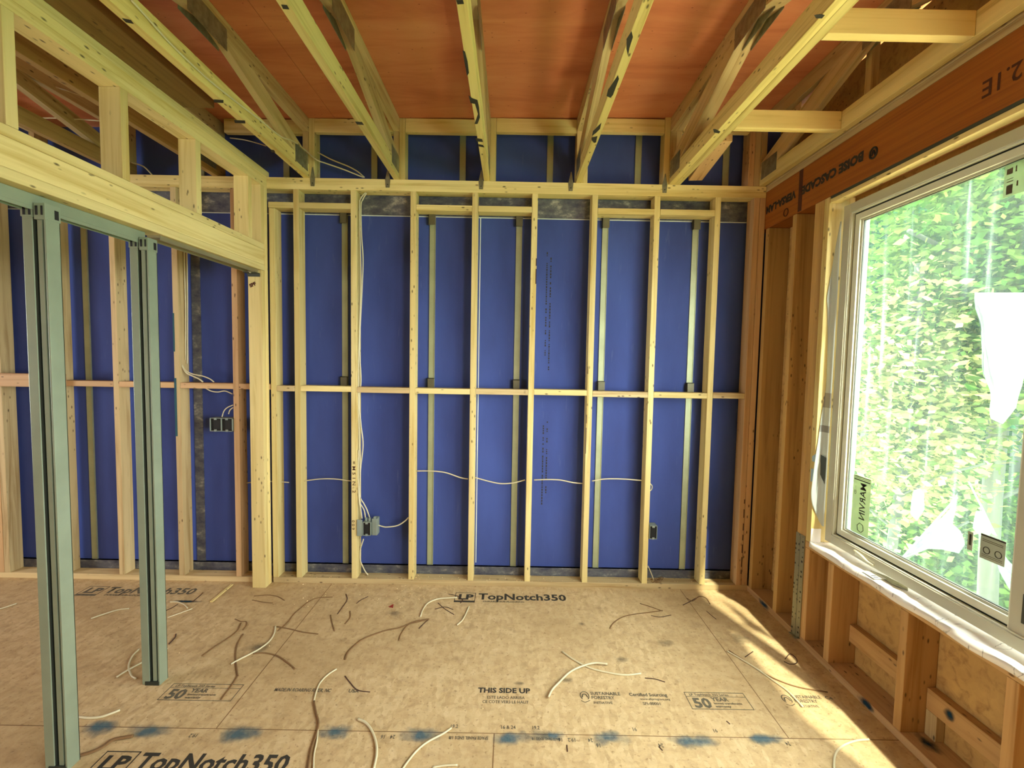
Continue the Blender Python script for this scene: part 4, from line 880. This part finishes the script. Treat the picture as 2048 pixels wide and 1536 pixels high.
S([(157,1434),(180,1436),(205,1433),(240,1420)], .0056, 'cable', 'white cable offcut lying right of the near steel post')
S([(182,1237),(205,1229),(235,1220),(258,1217)], .0048, 'cable', 'white cable offcut on the left room floor behind the near post')
S([(-5,1219),(12,1214),(33,1207)], .0048, 'cable', 'short white cable offcut at the left picture edge')
S([(340,1204),(355,1204),(368,1209),(375,1216)], .0044, 'cable', 'small curved white offcut near the blue floor mark')
S([(335,1235),(355,1228),(385,1217)], .0036, 'cable', 'thin pale offcut behind the farther steel post')
tag(lumber('wood_shim', (-.16,-.009,-.003),(.16,.009,.003), 'spruce'), 'thin pale wood shim lying on the floor before the partition post', 'shim'); sh = [o for o in bpy.data.objects if o.name == 'wood_shim'][0]
a, b = fl(422,1205), fl(464,1170); sh.matrix_basis = Matrix.Translation((a+b)/2+Vector((0,0,.004))) @ Matrix.Rotation(math.atan2(b.y-a.y,b.x-a.x),4,'Z'); sh.scale = ((b-a).length/.32,1,1)
S([(690,1319),(696,1304),(710,1290),(726,1278),(750,1268),(775,1260),(800,1255),(830,1243),(858,1238)], .0062, 'brown_strip', 'long curved brown paper strip in front of the centre studs', 'paper strip', .5, 'brown strips on the floor', 'paper_strip')
GS = 'brown strips on the floor'
for pts, r, lab in (
 ([(470,1238),(482,1243),(492,1243),(493,1250),(486,1260)],.004,'hooked dark strip left of the bright curved offcut'),
 ([(482,1246),(474,1262),(455,1277),(430,1293),(404,1312)],.005,'long reddish brown strip slanting left of the bright offcut'),
 ([(486,1268),(474,1290),(471,1315),(474,1345),(476,1352)],.005,'upright wavy brown strip crossing the bright offcut'),
 ([(475,1352),(462,1372),(450,1388),(442,1399)],.005,'brown strip with a pale underside left of the seam'),
 ([(554,1253),(580,1258),(605,1264),(636,1268)],.0048,'level brown strip right of the bright curved offcut'),
 ([(507,1307),(530,1306),(555,1312),(575,1325),(590,1338)],.0052,'arched brown strip right of the bright curved offcut'),
 ([(556,1262),(575,1245),(588,1228),(600,1217)],.0045,'slanting brown strip above the bright offcut'),
 ([(595,1222),(615,1205),(635,1196),(665,1194)],.0042,'brown strip near the partition post base'),
 ([(508,1192),(535,1190),(555,1193),(569,1201)],.004,'thin brown strip in front of the partition post'),
 ([(505,1200),(525,1204),(545,1206)],.004,'short brown strip by the partition post'),
 ([(661,1230),(664,1245),(669,1262)],.004,'small dark strip below the cabled stud'),
 ([(700,1222),(700,1235),(690,1248)],.004,'small curved dark strip below the grey box'),
 ([(692,1188),(694,1200),(682,1218),(675,1228)],.0034,'forked pale splinter below the grey box'),
 ([(736,1193),(722,1200),(713,1207)],.0034,'tiny brown splinter right of the forked splinter'),
 ([(798,1281),(802,1268),(816,1250),(840,1243),(856,1238)],.0042,'curled brown strip at the end of the long curved paper strip'),
 ([(838,1257),(850,1245),(858,1238)],.0036,'short brown splinter beside the curled brown strip'),
 ([(690,1352),(700,1365),(715,1380),(740,1384)],.0034,'thin dark strip near the small printed lettering'),
 ([(870,1218),(890,1214),(906,1219)],.0036,'dark twig crossing below the printed emblem'),
 ([(876,1206),(890,1218),(908,1229)],.0032,'thin dark twig crossing the other twig'),
 ([(897,1188),(915,1192),(925,1200),(921,1206)],.0036,'black twisted end on the printed emblem'),
 ([(1220,1257),(1226,1247),(1243,1235),(1265,1229),(1295,1225),(1325,1221)],.0046,'long brown strip right of the floor centre'),
 ([(1280,1207),(1300,1213),(1325,1222)],.0040,'dark strip meeting the long brown strip at its tip'),
 ([(1302,1231),(1320,1234),(1342,1230)],.0030,'pale thin strip beside the long brown strip'),
 ([(1373,1196),(1385,1202),(1398,1193),(1412,1196),(1420,1208)],.0042,'curled dark strip near the window wall end of the plate'),
 ([(1392,1196),(1378,1204),(1366,1210)],.0036,'knotted dark scrap beside the curled dark strip'),
 ([(1413,1222),(1422,1230),(1432,1238)],.0026,'thin dark dash close to the window wall corner'),
 ([(1068,1156),(1078,1160),(1087,1163)],.0028,'dark nail-like twig on the plate beside the middle stud'),
 ([(1290,1356),(1310,1358),(1330,1364)],.0034,'faint brown strip right of the crossed offcuts'),
 ([(155,1512),(180,1505),(205,1494),(225,1480),(248,1475),(266,1472)],.010,'dark grey crumpled strip beside the base of the near post'),
 ([(330,1222),(345,1215),(356,1208)],.0034,'dark twig on the floor near the blue mark'),
 ([(384,1204),(398,1193),(406,1185)],.0034,'dark twig crossing the blue floor mark'),
 ([(410,1162),(440,1159),(462,1161)],.0034,'dark strip on the left room plate'),
 ([(1134,1490),(1135,1503)],.0028,'tiny black nail near the bottom centre'),
 ([(1318,1493),(1325,1501)],.0028,'tiny dark nail near the bottom right of centre'),
 ([(1453,1442),(1460,1448)],.0028,'tiny dark nail right of the framed lettering')):
    S(pts, r, 'dark_strip' if r < .0037 else 'brown_strip', lab, 'strip', .55, GS, 'paper_strip')
tag(prism('red_scrap', [(fl(777,1214).x,fl(777,1214).y),(fl(787,1209).x,fl(787,1209).y),(fl(786,1216).x,fl(786,1216).y)], 0, .003, 'red', None, axis=2, bev=0), 'tiny red triangular scrap on the floor before the plate', 'scrap')
# sawdust and chips
rg = np.random.default_rng(5); pts = []
for (px0, px1, py0, py1, n) in ((620,1470,1150,1166,420),(600,860,1166,1215,170),(560,1300,1175,1240,60),(100,1700,1200,1530,70)):
    for _ in range(n):
        x, y = rg.uniform(px0,px1), rg.uniform(py0,py1); z = T if y < 1166 else 0.0; p = fl(x,y,z)
        if z and not (D+.005 < p.y < D+WD-.005): continue
        if z and any(s-.004 < p.x < s+T+.004 for s in studs+[-1.64,1.60]): continue
        pts.append(p)
bm = bmesh.new()
for p in pts:
    s = rg.uniform(.002,.006); vs = [bm.verts.new(p+Vector((rg.uniform(-s,s),rg.uniform(-s,s),h))) for h in (0,0,0,s*.9)]
    for q in ((0,1,2),(0,3,1),(1,3,2),(2,3,0)):
        try: bm.faces.new([vs[i] for i in q])
        except ValueError: pass
tag(link('sawdust', bm_me(bm), 'crumbs'), 'pale sawdust and wood chips scattered along the bottom plate and floor', 'sawdust', None, 'stuff')
# nest of brown shavings on the plate below the small outlet box
bm = bmesh.new()
for i in range(9):
    c = on(1312+rg.uniform(-8,10), 1160+rg.uniform(-5,4), 2, T+.006); bm_tube(bm, [c+Vector((math.cos(a+i)*.018,math.sin(a+i)*.010,.004*math.sin(a*2+i))) for a in (0,1.2,2.4,3.6,4.8)], .002, 5)
tag(link('wood_shavings', bm_me(bm), 'brown_strip'), 'small nest of brown shavings on the plate beside the outlet box stud', 'shavings', None, 'stuff')
bpy.context.view_layer.update()
